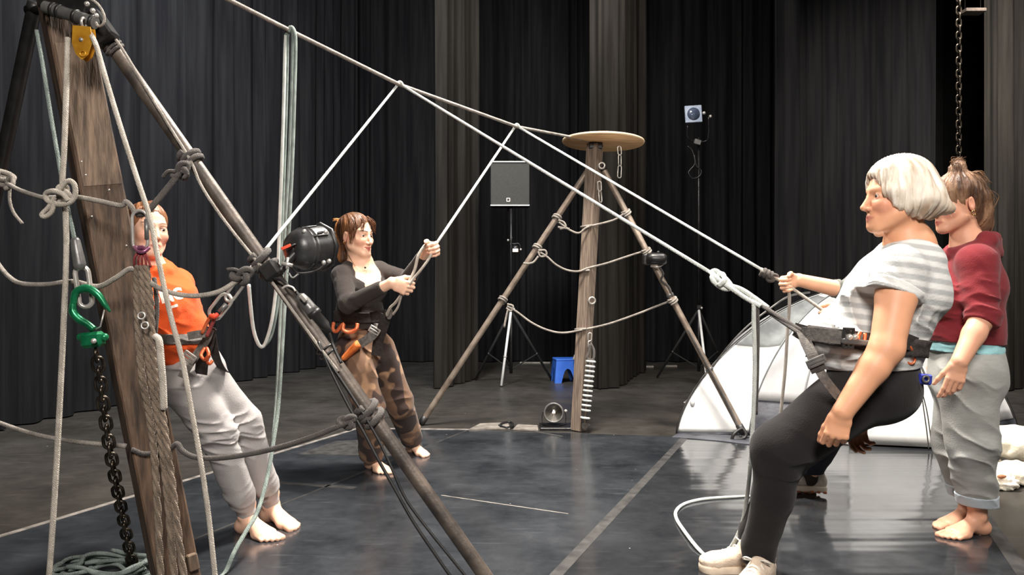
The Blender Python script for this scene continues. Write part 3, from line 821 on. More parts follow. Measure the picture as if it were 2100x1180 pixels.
MB().tube(spline([P(668, 668, 2.62), P(676, 684, 2.62), P(682, 705, 2.62), P(690, 725, 2.61), P(700, 745, 2.60)], 6), .0055, 8).build('lead', M['black'], pg)
MB().tube(spline([P(578, 592, 2.61), P(588, 587, 2.61), P(600, 590, 2.61), P(606, 598, 2.61)], 5), .004, 6).build('safety_wire', M['steel'], pg)

# ------------------------------------------------------------------ far tripod
fb, ft = P(1187, 884, 5.98), P(1220, 296, 6.0)
fb[2] = .004
T2 = thing('rigging_tripod', (fb[0], fb[1], 0), 'far tripod of pale timber mast and steel poles carrying a round wooden disc', 'tripod')
FNF = nrm(np.array([-.62, -.78, 0]))
post2 = mast_box(fb, ft, FNF, .048, M['wood_far'], T2, 'mast', .004)
axf = nrm(ft - fb)
ff = nrm(FNF - axf * (FNF @ axf)); sf = np.cross(axf, ff)
def on_mast2(py, u=0., out=0.):
    t = (py - 884) / (296 - 884)
    return fb + (ft - fb) * t + sf * u + ff * (.048 + out)
dc = P(1237, 291, 6.0)
dn = nrm(np.array([.03, .035, 1.]))
MB().lathe(dc - dn * .012, dn, [(0, .308), (.022, .308)], 56).build('disc', M['ply'], T2, smooth=True)
auto_edge(T2.children[-1], 40)
MB().ring(dc, dn, .305, .011, 56, 8).build('disc_rim', M['ply_edge'], T2)
MB().box(dc - dn * .035 + (-.06, 0, 0), (1, 0, 0), (0, 1, 0), dn, .05, .05, .022, .004).build('disc_bracket', M['black_metal'], T2, smooth=False)
ra2, rb2 = P(1236, 345, 6.0), P(1522, 890, 5.70); rb2[2] = .05
la2, lb2 = P(1209, 345, 6.02), P(866, 872, 6.22); lb2[2] = .03
fl1 = pole(ra2, rb2, .0235, M['pole_far'], T2)
fl2 = pole(la2, lb2, .0235, M['pole_far'], T2)
MB().tube([la2 + (-.02, 0, .0), ra2 + (.02, 0, .0)], .016, 10).build('cross_pin', M['grey_metal'], T2)
MB().ring(P(1234, 340, 5.96), (0, 1, 0), .022, .009, 16, 8).build('pin_ring', M['steel'], T2)
eb = MB().ring(P(1214, 617, 5.92), (.2, -1, 0), .025, .0075, 20, 8).build('eye_bolt', M['steel'], T2)
# straps on the far right foot
MB().tube(spline([P(1500, 903, 5.62), P(1506, 890, 5.62), P(1522, 880, 5.64), P(1530, 892, 5.62), P(1524, 900, 5.61), P(1504, 902, 5.61)], 6), .012, 8).build('foot_strap', M['black'], T2)
MB().box(P(1526, 897, 5.68), (1, 0, 0), (0, 1, 0), (0, 0, 1), .03, .03, .014, .008).build('foot_block', M['black'], T2, smooth=False)
for y in (758, 606):
    MB().lathe(on_pole(ra2, rb2, y), nrm(rb2 - ra2), [(-.012, .024), (-.011, .029), (.011, .029), (.012, .024)], 18).build('pole_clip', M['grey_metal'], T2)
# small lamp on the far right pole
q = P(1346, 530, 5.80)
sp = thing('spotlight', P(1330, 530, 5.85), 'small black lamp clamped to the right pole of the far tripod', 'spotlight')
MB().lathe(q - np.array([.075, 0, 0]), (1, -.15, -.06), [(0, .02), (.006, .04), (.05, .045), (.12, .045), (.135, .04), (.15, .03)], 22).build('housing', M['black_metal'], sp)
MB().box(P(1326, 533, 5.84), (1, 0, 0), (0, 1, 0), (0, 0, 1), .03, .035, .04, .008).build('clamp', M['black'], sp, smooth=False)
MB().ball(P(1350, 518, 5.78), .012, 10, 8).build('knob', M['black'], sp)
MB().tube([P(1334, 546, 5.8), P(1350, 548, 5.8), P(1360, 542, 5.8)], .008, 8).build('yoke', M['steel'], sp)
tag(MB().tube(spline([P(1352, 548, 5.8), P(1360, 562, 5.80), P(1356, 575, 5.82), P(1372, 590, 5.82), P(1382, 622, 5.84), P(1396, 650, 5.84), P(1418, 690, 5.78), P(1445, 740, 5.75), P(1472, 790, 5.71), P(1500, 845, 5.67), P(1512, 875, 5.64)], 6), .0085, 8).build('power_cable', M['rope_dark']), 'dark cable taped down the right pole of the far tripod', 'cable')
# rungs
def far_rung(pts, kl, kr_, lab, tails):
    a = MB(); a.wrap(on_pole(la2, lb2, kl), nrm(lb2 - la2), .0235, .0085, 2.2, tilt=.5)
    b = MB(); b.wrap(on_pole(ra2, rb2, kr_), nrm(rb2 - ra2), .0235, .0085, 2.2, tilt=.5)
    x = MB()
    for tl in tails:
        x.tube(spline([P(*q_, 5.93) for q_ in tl], 5), .008, 7)
    mw = MB(); my = pts[len(pts) // 2][1]
    mw.tube([on_mast2(my + 2, -.05, .008), on_mast2(my, 0, .009), on_mast2(my - 1, .05, .008)], .0085, 7)
    rope('rung_rope', [P(*q_, 5.93) for q_ in pts], .0078, 'rope_grey', lab, [('left_knot', a, 'rope_grey'), ('right_knot', b, 'rope_grey'), ('knot', x, 'rope_grey'), ('mast_wrap', mw, 'rope_grey')])
far_rung([(1146, 456), (1158, 465), (1172, 474), (1188, 478), (1205, 466), (1240, 457), (1262, 450), (1280, 438)], 447, 436, 'uppermost rung rope of the far tripod, short and close under the disc', [((1145, 452), (1156, 456), (1160, 466), (1148, 470)), ((1144, 466), (1156, 468), (1168, 470))])
far_rung([(1108, 518), (1122, 527), (1140, 543), (1162, 554), (1186, 557), (1206, 550), (1245, 540), (1290, 525), (1322, 515)], 508, 515, 'middle rung rope of the far tripod at lamp height', [((1104, 514), (1118, 514), (1120, 524), (1108, 526), (1104, 516)), ((1104, 526), (1094, 538), (1082, 541), (1073, 540))])
far_rung([(1040, 628), (1060, 640), (1090, 662), (1122, 677), (1155, 683), (1198, 676), (1250, 664), (1310, 643), (1345, 629), (1374, 618)], 615, 616, 'lowest rung rope of the far tripod sagging before the white stand leg', [((1040, 624), (1052, 628), (1048, 638), (1038, 632)), ((1042, 634), (1038, 650), (1034, 672))])
# bits hanging at the mast
def clip_chain(pts, lab, n=3, m='steel'):
    t = thing('carabiner_chain', P(*pts[-1], 5.93), lab, 'carabiner')
    for i in range(len(pts) - 1):
        a, b = P(*pts[i], 5.93), P(*pts[i + 1], 5.93)
        MB().oval(a, b, .026, .005, (.6 if i % 2 else 0, -1, 0), 7).build('link', M[m], t)
    return t
clip_chain([(1270, 300), (1271, 318), (1271, 340), (1270, 365)], 'steel carabiners hanging under the right side of the wooden disc')
clip_chain([(1229, 372), (1230, 392), (1232, 415)], 'short steel clip hanging beside the far mast under the poles')
clip_chain([(1210, 683), (1209, 700), (1209, 714)], 'steel snap hook on the far mast above the wound spring')
# bungee bundle with pale coils on the far mast
s_ = thing('shock_cord_bundle', P(1200, 878, 5.88), 'dark cord bundle with pale rope coils hung down the far mast', 'cord bundle')
a_, b_ = P(1212, 738, 5.88), P(1199, 868, 5.88)
MB().tube([a_ + (-.018, 0, 0), b_ + (-.018, 0, 0)], .010, 8).build('cord', M['rope_dark'], s_)
MB().tube([a_ + (.018, 0, 0), b_ + (.018, 0, 0)], .010, 8).build('cord', M['rope_dark'], s_)
for i in range(12):
    t = .03 + i * .077 if i < 11 else .92
    MB().ring(a_ + (b_ - a_) * t, (0.12, .1, 1), .030, .0088, 18, 8).build('coil', M['rope_white'], s_)
MB().tube(spline([P(1210, 706, 5.9), P(1208, 722, 5.89), P(1204, 735, 5.88), P(1216, 738, 5.88), P(1218, 720, 5.89), P(1212, 706, 5.9)], 5), .010, 8).build('top_strap', M['rope_dark'], s_)
MB().tube(spline([P(1196, 868, 5.88), P(1198, 880, 5.88), P(1208, 870, 5.88)], 5), .014, 8).build('end_strap', M['rope_dark'], s_)

# ------------------------------------------------------------------ the long rope and the ropes thrown over it
Ra = on_mast(-150, 0, -.05)
Rp = [P(130, -168, 2.86), P(300, -82, 3.2), P(470, 0, 3.42), P(597, 64, 3.74), P(820, 174, 4.34), P(1060, 260, 5.25), P(1170, 281, 5.85), P(1218, 292, 6.0)]
q = MB()
for i in range(len(Rp) - 1):
    pass
mr = np.concatenate([persp_line(Rp[i], Rp[i + 1], 8)[:-1] for i in range(len(Rp) - 1)] + [[Rp[-1]]])
tag(MB().tube(mr, .0105, 10).build('long_rope', M['rope_grey']), 'long taut rope running from the near tripod up high down to the wooden disc', 'rope')

def over(c, r=.012):
    return [c + (-.016, 0, -.006), c + (-.006, -.004, .014), c + (.008, -.004, .012), c + (.02, 0, -.008)]
# rope between the woman in orange and the white-haired woman
A0 = P(492, 578, 3.0)
o1 = over(P(820, 174, 4.34))
C0 = P(1455, 558, 3.0)
RW = .0072
r1 = [*persp_line(A0, o1[0], 12)[:-1], *spline(o1, 4), *persp_line(o1[-1], C0, 14)[1:]]
k = MB()
kc = [P(1455, 562, 2.98), P(1468, 556, 2.97), P(1490, 574, 2.95), P(1500, 590, 2.93), P(1484, 592, 2.93), P(1464, 578, 2.94), P(1462, 566, 2.95), P(1486, 582, 2.93), P(1520, 594, 2.90), P(1548, 612, 2.87), P(1575, 632, 2.84)]
k.tube(spline(kc, 6), .0095, 8)
k.tube(spline([P(1460, 560, 2.97), P(1475, 575, 2.93), P(1500, 592, 2.91), P(1530, 612, 2.88), P(1548, 622, 2.86), P(1560, 628, 2.85)], 6), .0092, 8)
k.tube(spline([P(1466, 570, 2.97), P(1480, 562, 2.95), P(1486, 574, 2.91), P(1474, 586, 2.92)], 6), .0098, 8)
tt = MB(); tt.tube(persp_line(P(1560, 626, 2.86), P(1648, 682, 2.68), 6), .0085, 8); tt.tube(persp_line(P(1575, 640, 2.84), P(1648, 690, 2.66), 6), .0075, 8)
t1 = MB(); t1.tube(spline([P(1546, 618, 2.86), P(1546, 660, 2.87), P(1548, 740, 2.90), P(1546, 830, 2.93), P(1541, 920, 2.97), P(1533, 1010, 3.0), P(1522, 1075, 3.05), P(1500, 1122, 3.12), P(1478, 1142, 3.17), P(1452, 1144, 3.17), P(1428, 1122, 3.27), P(1402, 1088, 3.49), P(1387, 1064, 3.68), P(1387, 1048, 3.8), P(1404, 1034, 3.93), P(1440, 1025, 4.01), P(1490, 1021, 4.05), P(1545, 1019, 4.08), P(1600, 1021, 4.06)], 8), .0085, 8)
for v_i in range(len(t1.v)):
    x_, y_, z_ = t1.v[v_i]; t1.v[v_i] = (x_, y_, max(z_, .005))
t2 = MB(); t2.tube(spline([P(1553, 622, 2.86), P(1554, 680, 2.88), P(1553, 760, 2.91), P(1550, 850, 2.95)], 8), .0075, 8)
mb = MB().tube(np.array(r1), RW, 8)
tA = thing('counterweight_rope', (*o1[0][:2], 0), 'pale rope over the long rope joining the woman in orange to the white-haired woman', 'rope')
mb.build('rope_run', M['rope_white'], tA); k.build('knot', M['rope_white'], tA); tt.build('harness_strands', M['rope_dark'], tA); t1.build('rope_tail', M['rope_white'], tA); t2.build('rope_tail', M['rope_dark'], tA)
# rope between the woman in black and the partner behind the white-haired woman
B0 = P(893, 503, 4.22)
o2 = over(P(1060, 260, 5.25))
E0 = P(1565, 555, 4.02)
r2 = [*persp_line(B0, o2[0], 10)[:-1], *spline(o2, 4), *persp_line(o2[-1], E0, 14)[1:]]
k = MB(); k.wrap(P(1572, 562, 4.0), (1, -.1, -.5), .011, .009, 3.2); k.knot(P(1582, 568, 3.99), (1, 0, -.5), .03, .009)
e = MB(); e.tube(persp_line(P(1560, 552, 4.02), P(1612, 583, 3.96), 5), .0095, 8); e.tube(persp_line(P(1612, 583, 3.96), P(1706, 650, 3.86), 8), .0085, 8)
v = MB(); v.tube(spline([P(1617, 590, 3.95), P(1619, 620, 3.94), P(1615, 680, 3.94), P(1610, 760, 3.95), P(1603, 830, 3.96), P(1598, 900, 3.97), P(1596, 985, 3.98)], 8), .0085, 8)
lo_ = MB()
lo_.tube(spline([P(890, 506, 4.21), P(872, 505, 4.2), P(858, 525, 4.19), P(850, 555, 4.19), P(838, 580, 4.18), P(832, 590, 4.18)], 8), .0085, 8)
lo_.tube(spline([P(890, 508, 4.20), P(880, 530, 4.17), P(866, 550, 4.16), P(848, 572, 4.16), P(834, 592, 4.16), P(826, 606, 4.18)], 8), .0075, 8)
lo_.tube(spline([P(826, 600, 4.18), P(812, 620, 4.22), P(800, 632, 4.26), P(793, 648, 4.3)], 8), .0075, 8)
lo_.tube(spline([P(824, 604, 4.18), P(816, 630, 4.22), P(806, 646, 4.26)], 8), .006, 8)
tB = thing('counterweight_rope', (*o2[0][:2], 0), 'pale rope over the long rope held in both hands by the woman in black', 'rope')
MB().tube(np.array(r2), .0080, 8).build('rope_run', M['rope_white'], tB)
k.build('knot', M['rope_dark'], tB); e.build('held_end', M['rope_pale'], tB); v.build('rope_tail', M['rope_grey'], tB); lo_.build('held_loop', M['rope_pale'], tB)
# doubled rope hanging free
tH = thing('hanging_rope', (*P(597, 64, 3.74)[:2], 0), 'sage green rope doubled over the long rope and hanging free beside the spotlight', 'rope')
top = P(597, 62, 3.73)
for name, pts, r in (
    ('strand', [(586, 72, 3.74), (591, 60, 3.73), (598, 56, 3.72), (604, 66, 3.71), (606, 100, 3.71), (603, 220, 3.7), (599, 340, 3.69), (594, 440, 3.67), (589, 540, 3.65), (583, 640, 3.6), (577, 740, 3.55), (570, 840, 3.5), (561, 905, 3.42), (549, 975, 3.34), (530, 1045, 3.22), (505, 1090, 3.1), (482, 1130, 3.02), (462, 1175, 2.98), (450, 1187, 2.94)], .0088),
    ('strand', [(592, 66, 3.72), (600, 58, 3.72), (600, 100, 3.73), (597, 220, 3.73), (592, 340, 3.73), (586, 440, 3.72), (581, 540, 3.7), (575, 640, 3.68), (571, 740, 3.62), (566, 830, 3.56), (560, 900, 3.48)], .0078),
    ('strand', [(586, 72, 3.74), (584, 120, 3.74), (581, 240, 3.74), (577, 360, 3.73), (573, 470, 3.72), (569, 560, 3.71), (563, 620, 3.7), (556, 665, 3.69), (545, 702, 3.68), (536, 712, 3.67), (527, 700, 3.66), (519, 672, 3.65), (514, 630, 3.62), (510, 584, 3.58)], .0085),
    ('strand', [(590, 68, 3.74), (589, 140, 3.75), (586, 260, 3.75), (582, 380, 3.75), (578, 480, 3.74), (574, 580, 3.73), (567, 640, 3.72), (556, 690, 3.71), (540, 713, 3.7)], .0072)):
    mb = MB().tube(spline([P(*q_) for q_ in pts], 8), r, 8)
    mb.v = [(x_, y_, max(z_, .010)) for x_, y_, z_ in mb.v]
    mb.build(name, M['rope_green'] if r != .0085 else M['rope_white'], tH)

# ------------------------------------------------------------------ lighting and sound gear at the back
def clamp_bits(t, px, py, Y):
    MB().box(P(px, py, Y), (1, 0, 0), (0, 1, 0), (0, 0, 1), .03, .03, .022, .006).build('collar', M['black_metal'], t, smooth=False)
    MB().ball(P(px + 6, py + 2, Y - .04), .014, 8, 6).build('knob', M['steel'], t)
def stand(px, Ytop, col_y, foot_px, base_px, label, top_y, Yb=8.9):
    base = P(px, 0, Yb); base[2] = 0
    t = thing('lighting_stand', base, label, 'stand')
    cz = P(px, col_y, Yb)[2]; tz = P(px, top_y, Yb)[2]
    MB().tube([(base[0], Yb, .12), (base[0], Yb, cz)], .018, 12).build('column', M['black_metal'], t)
    MB().tube([(base[0], Yb, cz), (base[0], Yb, tz)], .014, 12).build('mast_tube', M['black_metal'], t)
    clamp_bits(t, px, col_y, Yb)
    feet = [G(*foot_px), *[np.array([base[0] + dx, Yb + dy, 0]) for dx, dy in base_px]]
    for i, f in enumerate(feet):
        f = np.array([f[0], f[1], .012])
        MB().tube([(base[0], Yb, cz - .03), f], .015, 12).build('leg', M['silver'] if i == 0 else M['flat_black'], t)
        mid = (np.array([base[0], Yb, cz - .03]) * .38 + f * .62)
        MB().tube([(base[0], Yb, .16), mid], .008, 8).build('brace', M['flat_black'], t)
        MB().ball(mid, .022, 8, 6).build('joint', M['steel'] if i == 0 else M['black_metal'], t)
    return t
stand(1048, 8.9, 632, (1028, 794), ((-.42, .32), (.48, .3)), 'black stand with one bright silver leg carrying the grey speaker', 428, 8.9)
stand(1433, 8.9, 630, (1452, 800), ((-.42, .35), (.45, .4)), 'tall black stand with a silver leg carrying the small square lamp', 282, 9.1)
# speaker
sc_ = P(1046, 377, 8.9)
spk = thing('loudspeaker', (sc_[0], sc_[1] + .1, sc_[2] - .25), 'grey square loudspeaker on the stand with a silver leg', 'speaker')
MB().box(sc_ + (0, .16, 0), (1, 0, 0), (0, 1, 0), (0, 0, 1), .232, .15, .25, .02).build('cabinet', M['black_metal'], spk, smooth=False)
MB().box(sc_ + (0, 0, 0), (1, 0, 0), (0, 1, 0), (0, 0, 1), .222, .012, .24, .006).build('grille', M['speaker'], spk, smooth=False)
for z in (-.248, .248):
    MB().box(sc_ + (0, -.006, z), (1, 0, 0), (0, 1, 0), (0, 0, 1), .222, .02, .006).build('edge_strip', M['silver'], spk, smooth=False)
lg = MB()
for dx, dz, hx, hz in ((-.017, 0, .004, .02), (.017, 0, .004, .02), (0, .018, .017, .004), (0, -.018, .017, .004)):
    lg.box(sc_ + (-.02 + dx, -.015, -.185 + dz), (1, 0, 0), (0, 1, 0), (0, 0, 1), hx, .003, hz)
lg.build('logo', M['letter'], spk, smooth=False)
MB().cyl((sc_[0], sc_[1] + .16, sc_[2] - .30), (sc_[0], sc_[1] + .16, sc_[2] - .25), .03).build('pole_cup', M['black'], spk)
# square lamp on the tall stand
q = P(1422, 234, 8.95)
lt = thing('spotlight', P(1433, 285, 9.1), 'small square lamp with pale blue face on top of the tall stand', 'spotlight')
MB().box(q, (1, 0, .06), (0, 1, 0), (-.06, 0, 1), .098, .01, .098, .006).build('front_plate', M['silver_face'], lt, smooth=False)
MB().lathe(q + (0, -.014, 0), (0, 1, 0), [(0, .072), (.006, .074), (.02, .074)], 28).build('lens', M['lens'], lt)
MB().lathe(q + (0, .01, 0), (.1, 1, .1), [(0, .085), (.1, .085), (.2, .07), (.26, .04)], 24).build('housing', M['black_metal'], lt)
MB().tube(spline([P(1410, 258, 8.98), P(1410, 282, 9.02), P(1422, 290, 9.05), P(1446, 290, 9.05), P(1453, 278, 9.02), P(1453, 240, 8.98)], 6), .009, 8).build('yoke', M['black_metal'], lt)
for x, y in ((1444, 232), (1457, 239)):
    MB().ball(P(x, y, 8.92), .02, 10, 8).build('knob', M['steel'], lt)
MB().box(P(1430, 292, 9.06), (1, 0, -.3), (0, 1, 0), (.3, 0, 1), .04, .03, .03, .006).build('clamp', M['grey_metal'], lt, smooth=False)
tag(MB().tube(spline([P(1410, 300, 9.0), P(1420, 310, 9.0), P(1425, 335, 9.0), P(1416, 348, 9.0), P(1412, 355, 9.0), P(1420, 366, 9.0), P(1434, 362, 9.0), P(1438, 350, 9.0), P(1428, 340, 9.0), P(1424, 318, 9.0)], 6), .009, 8).build('lamp_cable', M['black_metal']), 'black lamp cable hanging in a loop on the tall stand', 'cable')
# small lamp on the speaker stand
q = P(1057, 514, 8.82)
sl2 = thing('spotlight', P(1050, 520, 8.9), 'tiny black lamp with a painted white highlight clipped to the speaker stand', 'spotlight')
MB().box(q, (1, 0, 0), (0, 1, 0), (0, 0, 1), .032, .02, .02, .004).build('front', M['letter'], sl2, smooth=False)  # white block standing in for a highlight on the lamp
MB().ball(q + (0, .06, .02), .05, 14, 10).build('housing', M['black_metal'], sl2)
MB().tube(spline([P(1050, 486, 8.86), P(1050, 500, 8.86), P(1064, 500, 8.86), P(1068, 512, 8.86)], 5), .008, 8).build('arm', M['black_metal'], sl2)
MB().ball(P(1042, 493, 8.82), .014, 8, 6).build('knob', M['steel'], sl2)
MB().ball(P(1068, 512, 8.82), .014, 8, 6).build('knob', M['steel'], sl2)
# pale strips in place of the light gaps under the back curtain, and a box lid
for x0, x1, y, lab in ((1066, 1128, 746, 'thin pale strip for the light gap at the floor by the speaker stand'), (1318, 1340, 754, 'short pale strip for the light gap under the back curtain'), (1360, 1388, 753, 'grey box lid on the floor under the back curtain')):
    a, b = G(x0, y), G(x1, y)
    tag(MB().box((a + b) / 2 + (0, 0, .012), (1, 0, 0), (0, 1, 0), (0, 0, 1), abs(b[0] - a[0]) / 2, .03, .012, .003).build('floor_strip', M['plate'], smooth=False), lab, 'floor_strip')
# hanging chain and shelf at the upper right
hc = thing('hoist_chain', P(1966, 330, 7.0), 'dark hoist chain hanging in the shade above the hair bun', 'chain')
for i in range(78):
    y = -676 + i * 13
    MB().oval(P(1966, y, 7.0), P(1966, y + 17, 7.0), .042, .009, (0, -1, 0) if i % 2 else (1, 0, 0), 6).build('link', M['chain'], hc)
tb_ = thing('hanging_bar', P(1995, 24, 7.0), 'short grey bar hung high up beside the hoist chain', 'bar')
MB().box(P(1995, 24, 7.0), (1, 0, 0), (0, 1, 0), (0, 0, 1), .09, .06, .016, .004).build('bar', M['pole_dark'], tb_, smooth=False)
for dx in (-.07, .07):
    p_ = P(1995, 24, 7.0) + (dx, 0, 0)
    MB().tube([p_, (p_[0], p_[1], 6.6)], .004, 6).build('suspension_wire', M['black'], tb_)

# ------------------------------------------------------------------ stool
q = G(1160, 783)
st_ = thing('stool', q, 'small blue plastic stool on the floor behind the far mast', 'stool')
W_, H_ = .155, .275
top_ = MB().box(q + (0, 0, H_ - .012), (1, .12, 0), (-.12, 1, 0), (0, 0, 1), W_ * .88, W_ * .88, .012, .008).build('seat', M['blue'], st_, smooth=False)
uxs, uys = nrm((1, .12, 0)), nrm((-.12, 1, 0))
for sx, sy in ((1, 0), (-1, 0), (0, 1), (0, -1)):
    out = uxs * sx + uys * sy; al = np.cross(out, (0, 0, 1))
    V = []; F = []
    prof = []
    for i in range(17):
        a = -1 + 2 * i / 16
        edge = abs(a) > .42
        arch = .0 if edge else .165 * math.sqrt(max(0, 1 - (a / .42) ** 2)) ** .8
        prof.append((a, arch if not edge else 0.))
    for th in (0, .008):
        for a, ar in prof:
            for z in (H_ - .01, ar):
                sp_ = .84 + .16 * (1 - z / H_)
                V.append(q + out * (W_ * sp_ - th) + al * (a * W_ * sp_) + np.array([0, 0, z]))
    n_ = len(prof)
    for i in range(n_ - 1):
        F.append((2 * i, 2 * i + 1, 2 * i + 3, 2 * i + 2)); o_ = 2 * n_
        F.append((o_ + 2 * i + 2, o_ + 2 * i + 3, o_ + 2 * i + 1, o_ + 2 * i)); F.append((2 * i + 1, o_ + 2 * i + 1, o_ + 2 * i + 3, 2 * i + 3))
    MB().add(V, F).build('side_panel', M['blue'], st_, smooth=False)
tag(MB().tube(spline([P(1176, 738, 8.95), P(1180, 728, 8.95), P(1186, 722, 8.95), P(1190, 732, 8.95), P(1184, 740, 8.95)], 6), .011, 8).build('cord_loop', M['rope_pale']), 'small loop of pale cord lying on the blue stool', 'cord')

# ------------------------------------------------------------------ floor lamp on its board
bb = G(1146, 882)
tag(MB().box(bb + (0, .06, .012), (1, 0, 0), (0, 1, 0), (0, 0, 1), .145, .12, .012, .003).build('base_board', M['black_metal'], smooth=False), 'small dark board on the floor under the round floor lamp', 'board')
q = bb + np.array([-.035, .05, .125])
fl = thing('floor_lamp', bb + (-.03, .06, .024), 'small round lamp with a bright reflector standing on the board by the far mast', 'lamp')
ld = nrm((-.12, -1, .12))
MB().lathe(q - ld * .06, ld, [(0, .03), (.01, .055), (.05, .075), (.085, .080), (.09, .076)], 30).build('housing', M['black_metal'], fl)
MB().lathe(q + ld * .022, ld, [(0, .008), (.002, .03), (.008, .066), (.012, .070)], 30).build('reflector', M['reflector'], fl)
MB().ring(q + ld * .032, ld, .072, .008, 30, 8).build('front_ring', M['grey_metal'], fl)
MB().ball(q + ld * .036, .014, 10, 8).build('bulb', M['letter'], fl)
MB().tube(spline([q + (.085, .02, .01), q + (.095, .02, -.05), q + (.07, .02, -.095), q + (-.07, .02, -.095), q + (-.092, .02, -.05), q + (-.082, .02, .01)], 6), .008, 8, flat=(.02, .005), up=(0, 1, 0)).build('yoke', M['black'], fl)
MB().ball(q + (.092, .0, .012), .014, 10, 8).build('knob', M['steel'], fl)
for pts, lab in (([(962, 884), (985, 872), (1042, 870), (1046, 882)], 'pale grey floor plate left of the cable loop'), ([(1052, 884), (1062, 874), (1102, 876), (1104, 886)], 'pale grey floor plate beside the board of the round lamp')):
    g_ = [G(*p_) for p_ in pts]
    V = [(p_[0], p_[1], z) for z in (.004, .014) for p_ in g_]
    tag(mesh_obj('floor_plate', V, [(3, 2, 1, 0), (4, 5, 6, 7), (0, 1, 5, 4), (1, 2, 6, 5), (2, 3, 7, 6), (3, 0, 4, 7)], M['plate'], smooth=False), lab, 'floor plate')
tag(MB().tube(spline([G(1024, 878) + (0, 0, .02), G(1034, 873) + (0, 0, .022), G(1048, 872) + (0, 0, .02), G(1052, 878) + (0, 0, .02), G(1040, 882) + (0, 0, .018), G(1026, 880) + (0, 0, .02)], 6), .009, 8).build('cable_loop', M['black']), 'black cable loop lying on the pale floor plates', 'cable')

# ------------------------------------------------------------------ tent
apex = np.array([2.86, 6.62, 1.085])
foot = [np.array(p) for p in ((1.24, 5.84), (1.76, 5.80), (2.34, 5.42), (2.92, 5.27), (3.80, 5.88), (4.3, 7.2), (3.1, 8.0), (1.75, 7.4))]
tn = thing('tent', (2.5, 6.3, 0), 'white dome tent with navy base pitched behind the white-haired woman', 'tent')
def tent_pt(th, s):
    """th runs round the footprint corners, s from the ground (0) to the apex (1)"""
    i = int(math.floor(th)) % len(foot); f = th - math.floor(th)
    a, b = foot[i], foot[(i + 1) % len(foot)]
    base = a + (b - a) * f
    an = s * math.pi / 2
    r = math.cos(an) ** (2 / 1.6); z = math.sin(an) ** (2 / 1.6)
    sag = 1 - .05 * math.sin(math.pi * f) * math.sin(math.pi * s)      # cloth hangs in between the poles
    return np.array([*(apex[:2] + (base - apex[:2]) * r * sag), apex[2] * z * (1 - .03 * math.sin(math.pi * f) * math.sin(math.pi * s)) + .006])
def tent_panel(name, t0, t1, s0, s1, m, off=0., sh=0.):
    nt_, ns_ = 14, 16
    V = []
    for lay in (0, 1):
        for j in range(ns_ + 1):
            for i in range(nt_ + 1):
                s = s0 + (s1 - s0) * j / ns_
                p_ = tent_pt(t0 + (t1 - t0) * i / nt_ + sh * s, s)
                d = nrm(p_ - np.array([apex[0], apex[1], 0])) * (off - .004 * lay)
                V.append(p_ + d)
    F = []
    n_ = nt_ + 1; tot = n_ * (ns_ + 1)
    for j in range(ns_):
        for i in range(nt_):
            a = j * n_ + i
            F.append((a, a + 1, a + n_ + 1, a + n_)); F.append((tot + a + n_, tot + a + n_ + 1, tot + a + 1, tot + a))
    for i in range(nt_):
        for b in (0, ns_ * n_):
            F.append((b + i, tot + b + i, tot + b + i + 1, b + i + 1))
    for j in range(ns_):
        for b in (0, nt_):
            F.append((j * n_ + b, (j + 1) * n_ + b, tot + (j + 1) * n_ + b, tot + j * n_ + b))
    return MB().add(V, F).build(name, M[m], tn)
tent_panel('front_panel', 0, 1, .02, .46, 'tent_white')
tent_panel('mesh_window', .0, .95, .46, .82, 'tent_mesh')
tent_panel('front_panel', 0, .95, .82, .96, 'tent_white')
tent_panel('front_panel', .95, 1, .46, .96, 'tent_white')
tent_panel('door_panel', 1, 1.5, .20, .96, 'tent_shaded')
tent_panel('door_opening', 1, 1.5, .0, .20, 'tent_navy')
tent_panel('door_panel', 1.5, 2, .20, .96, 'tent_shaded')
tent_panel('front_panel', 1.5, 2, .0, .20, 'tent_white')
tent_panel('front_panel', 2, 3, .015, .96, 'tent_white')
tent_panel('side_panel', 3, 4, .10, .96, 'tent_white')
for th_ in (1.0, 1.5, 2.0, 3.0):
    MB().tube([tent_pt(th_, s / 24) + nrm(tent_pt(th_, s / 24) - (apex[0], apex[1], 0)) * .004 for s in range(5, 24)], .005, 6).build('seam', M['tent_mesh'], tn)
for i in (4, 5, 6, 7):
    tent_panel('rear_panel', i, i + 1, .10, .96, 'tent_white')
    tent_panel('base_skirt', i, i + 1, .0, .10, 'tent_navy')
tent_panel('base_skirt', 0, 1, .0, .02, 'tent_navy', .01)
tent_panel('base_skirt', 3, 4, .0, .10, 'tent_navy', .01)
tent_panel('top_cover', 0, 8, .955, 1.0, 'tent_white', .004)
gf = [G(1378, 899), G(1390, 891), G(1470, 894), G(1600, 899), G(1640, 918), G(1560, 917), G(1470, 906)]
n_ = len(gf)
MB().add([(p_[0], p_[1], z) for z in (.0045, .0085) for p_ in gf], [tuple(range(n_ - 1, -1, -1)), tuple(range(n_, 2 * n_))] + [(i, (i + 1) % n_, n_ + (i + 1) % n_, n_ + i) for i in range(n_)]).build('groundsheet_flap', M['tent_navy'], tn, smooth=False)
for i in (0, 3, 4, 6):
    MB().tube([tent_pt(i + .001, s / 24) + nrm(tent_pt(i, s / 24) - (apex[0], apex[1], 0)) * .012 for s in range(25)], .006, 8).build('pole', M['black'], tn)
MB().tube(spline([P(1460, 756, 5.95), P(1490, 715, 5.85), P(1530, 672, 5.8), P(1575, 636, 5.8), P(1618, 608, 5.9), P(1660, 600, 6.1)], 8), .0075, 8).build('awning_pole', M['grey_metal'], tn)
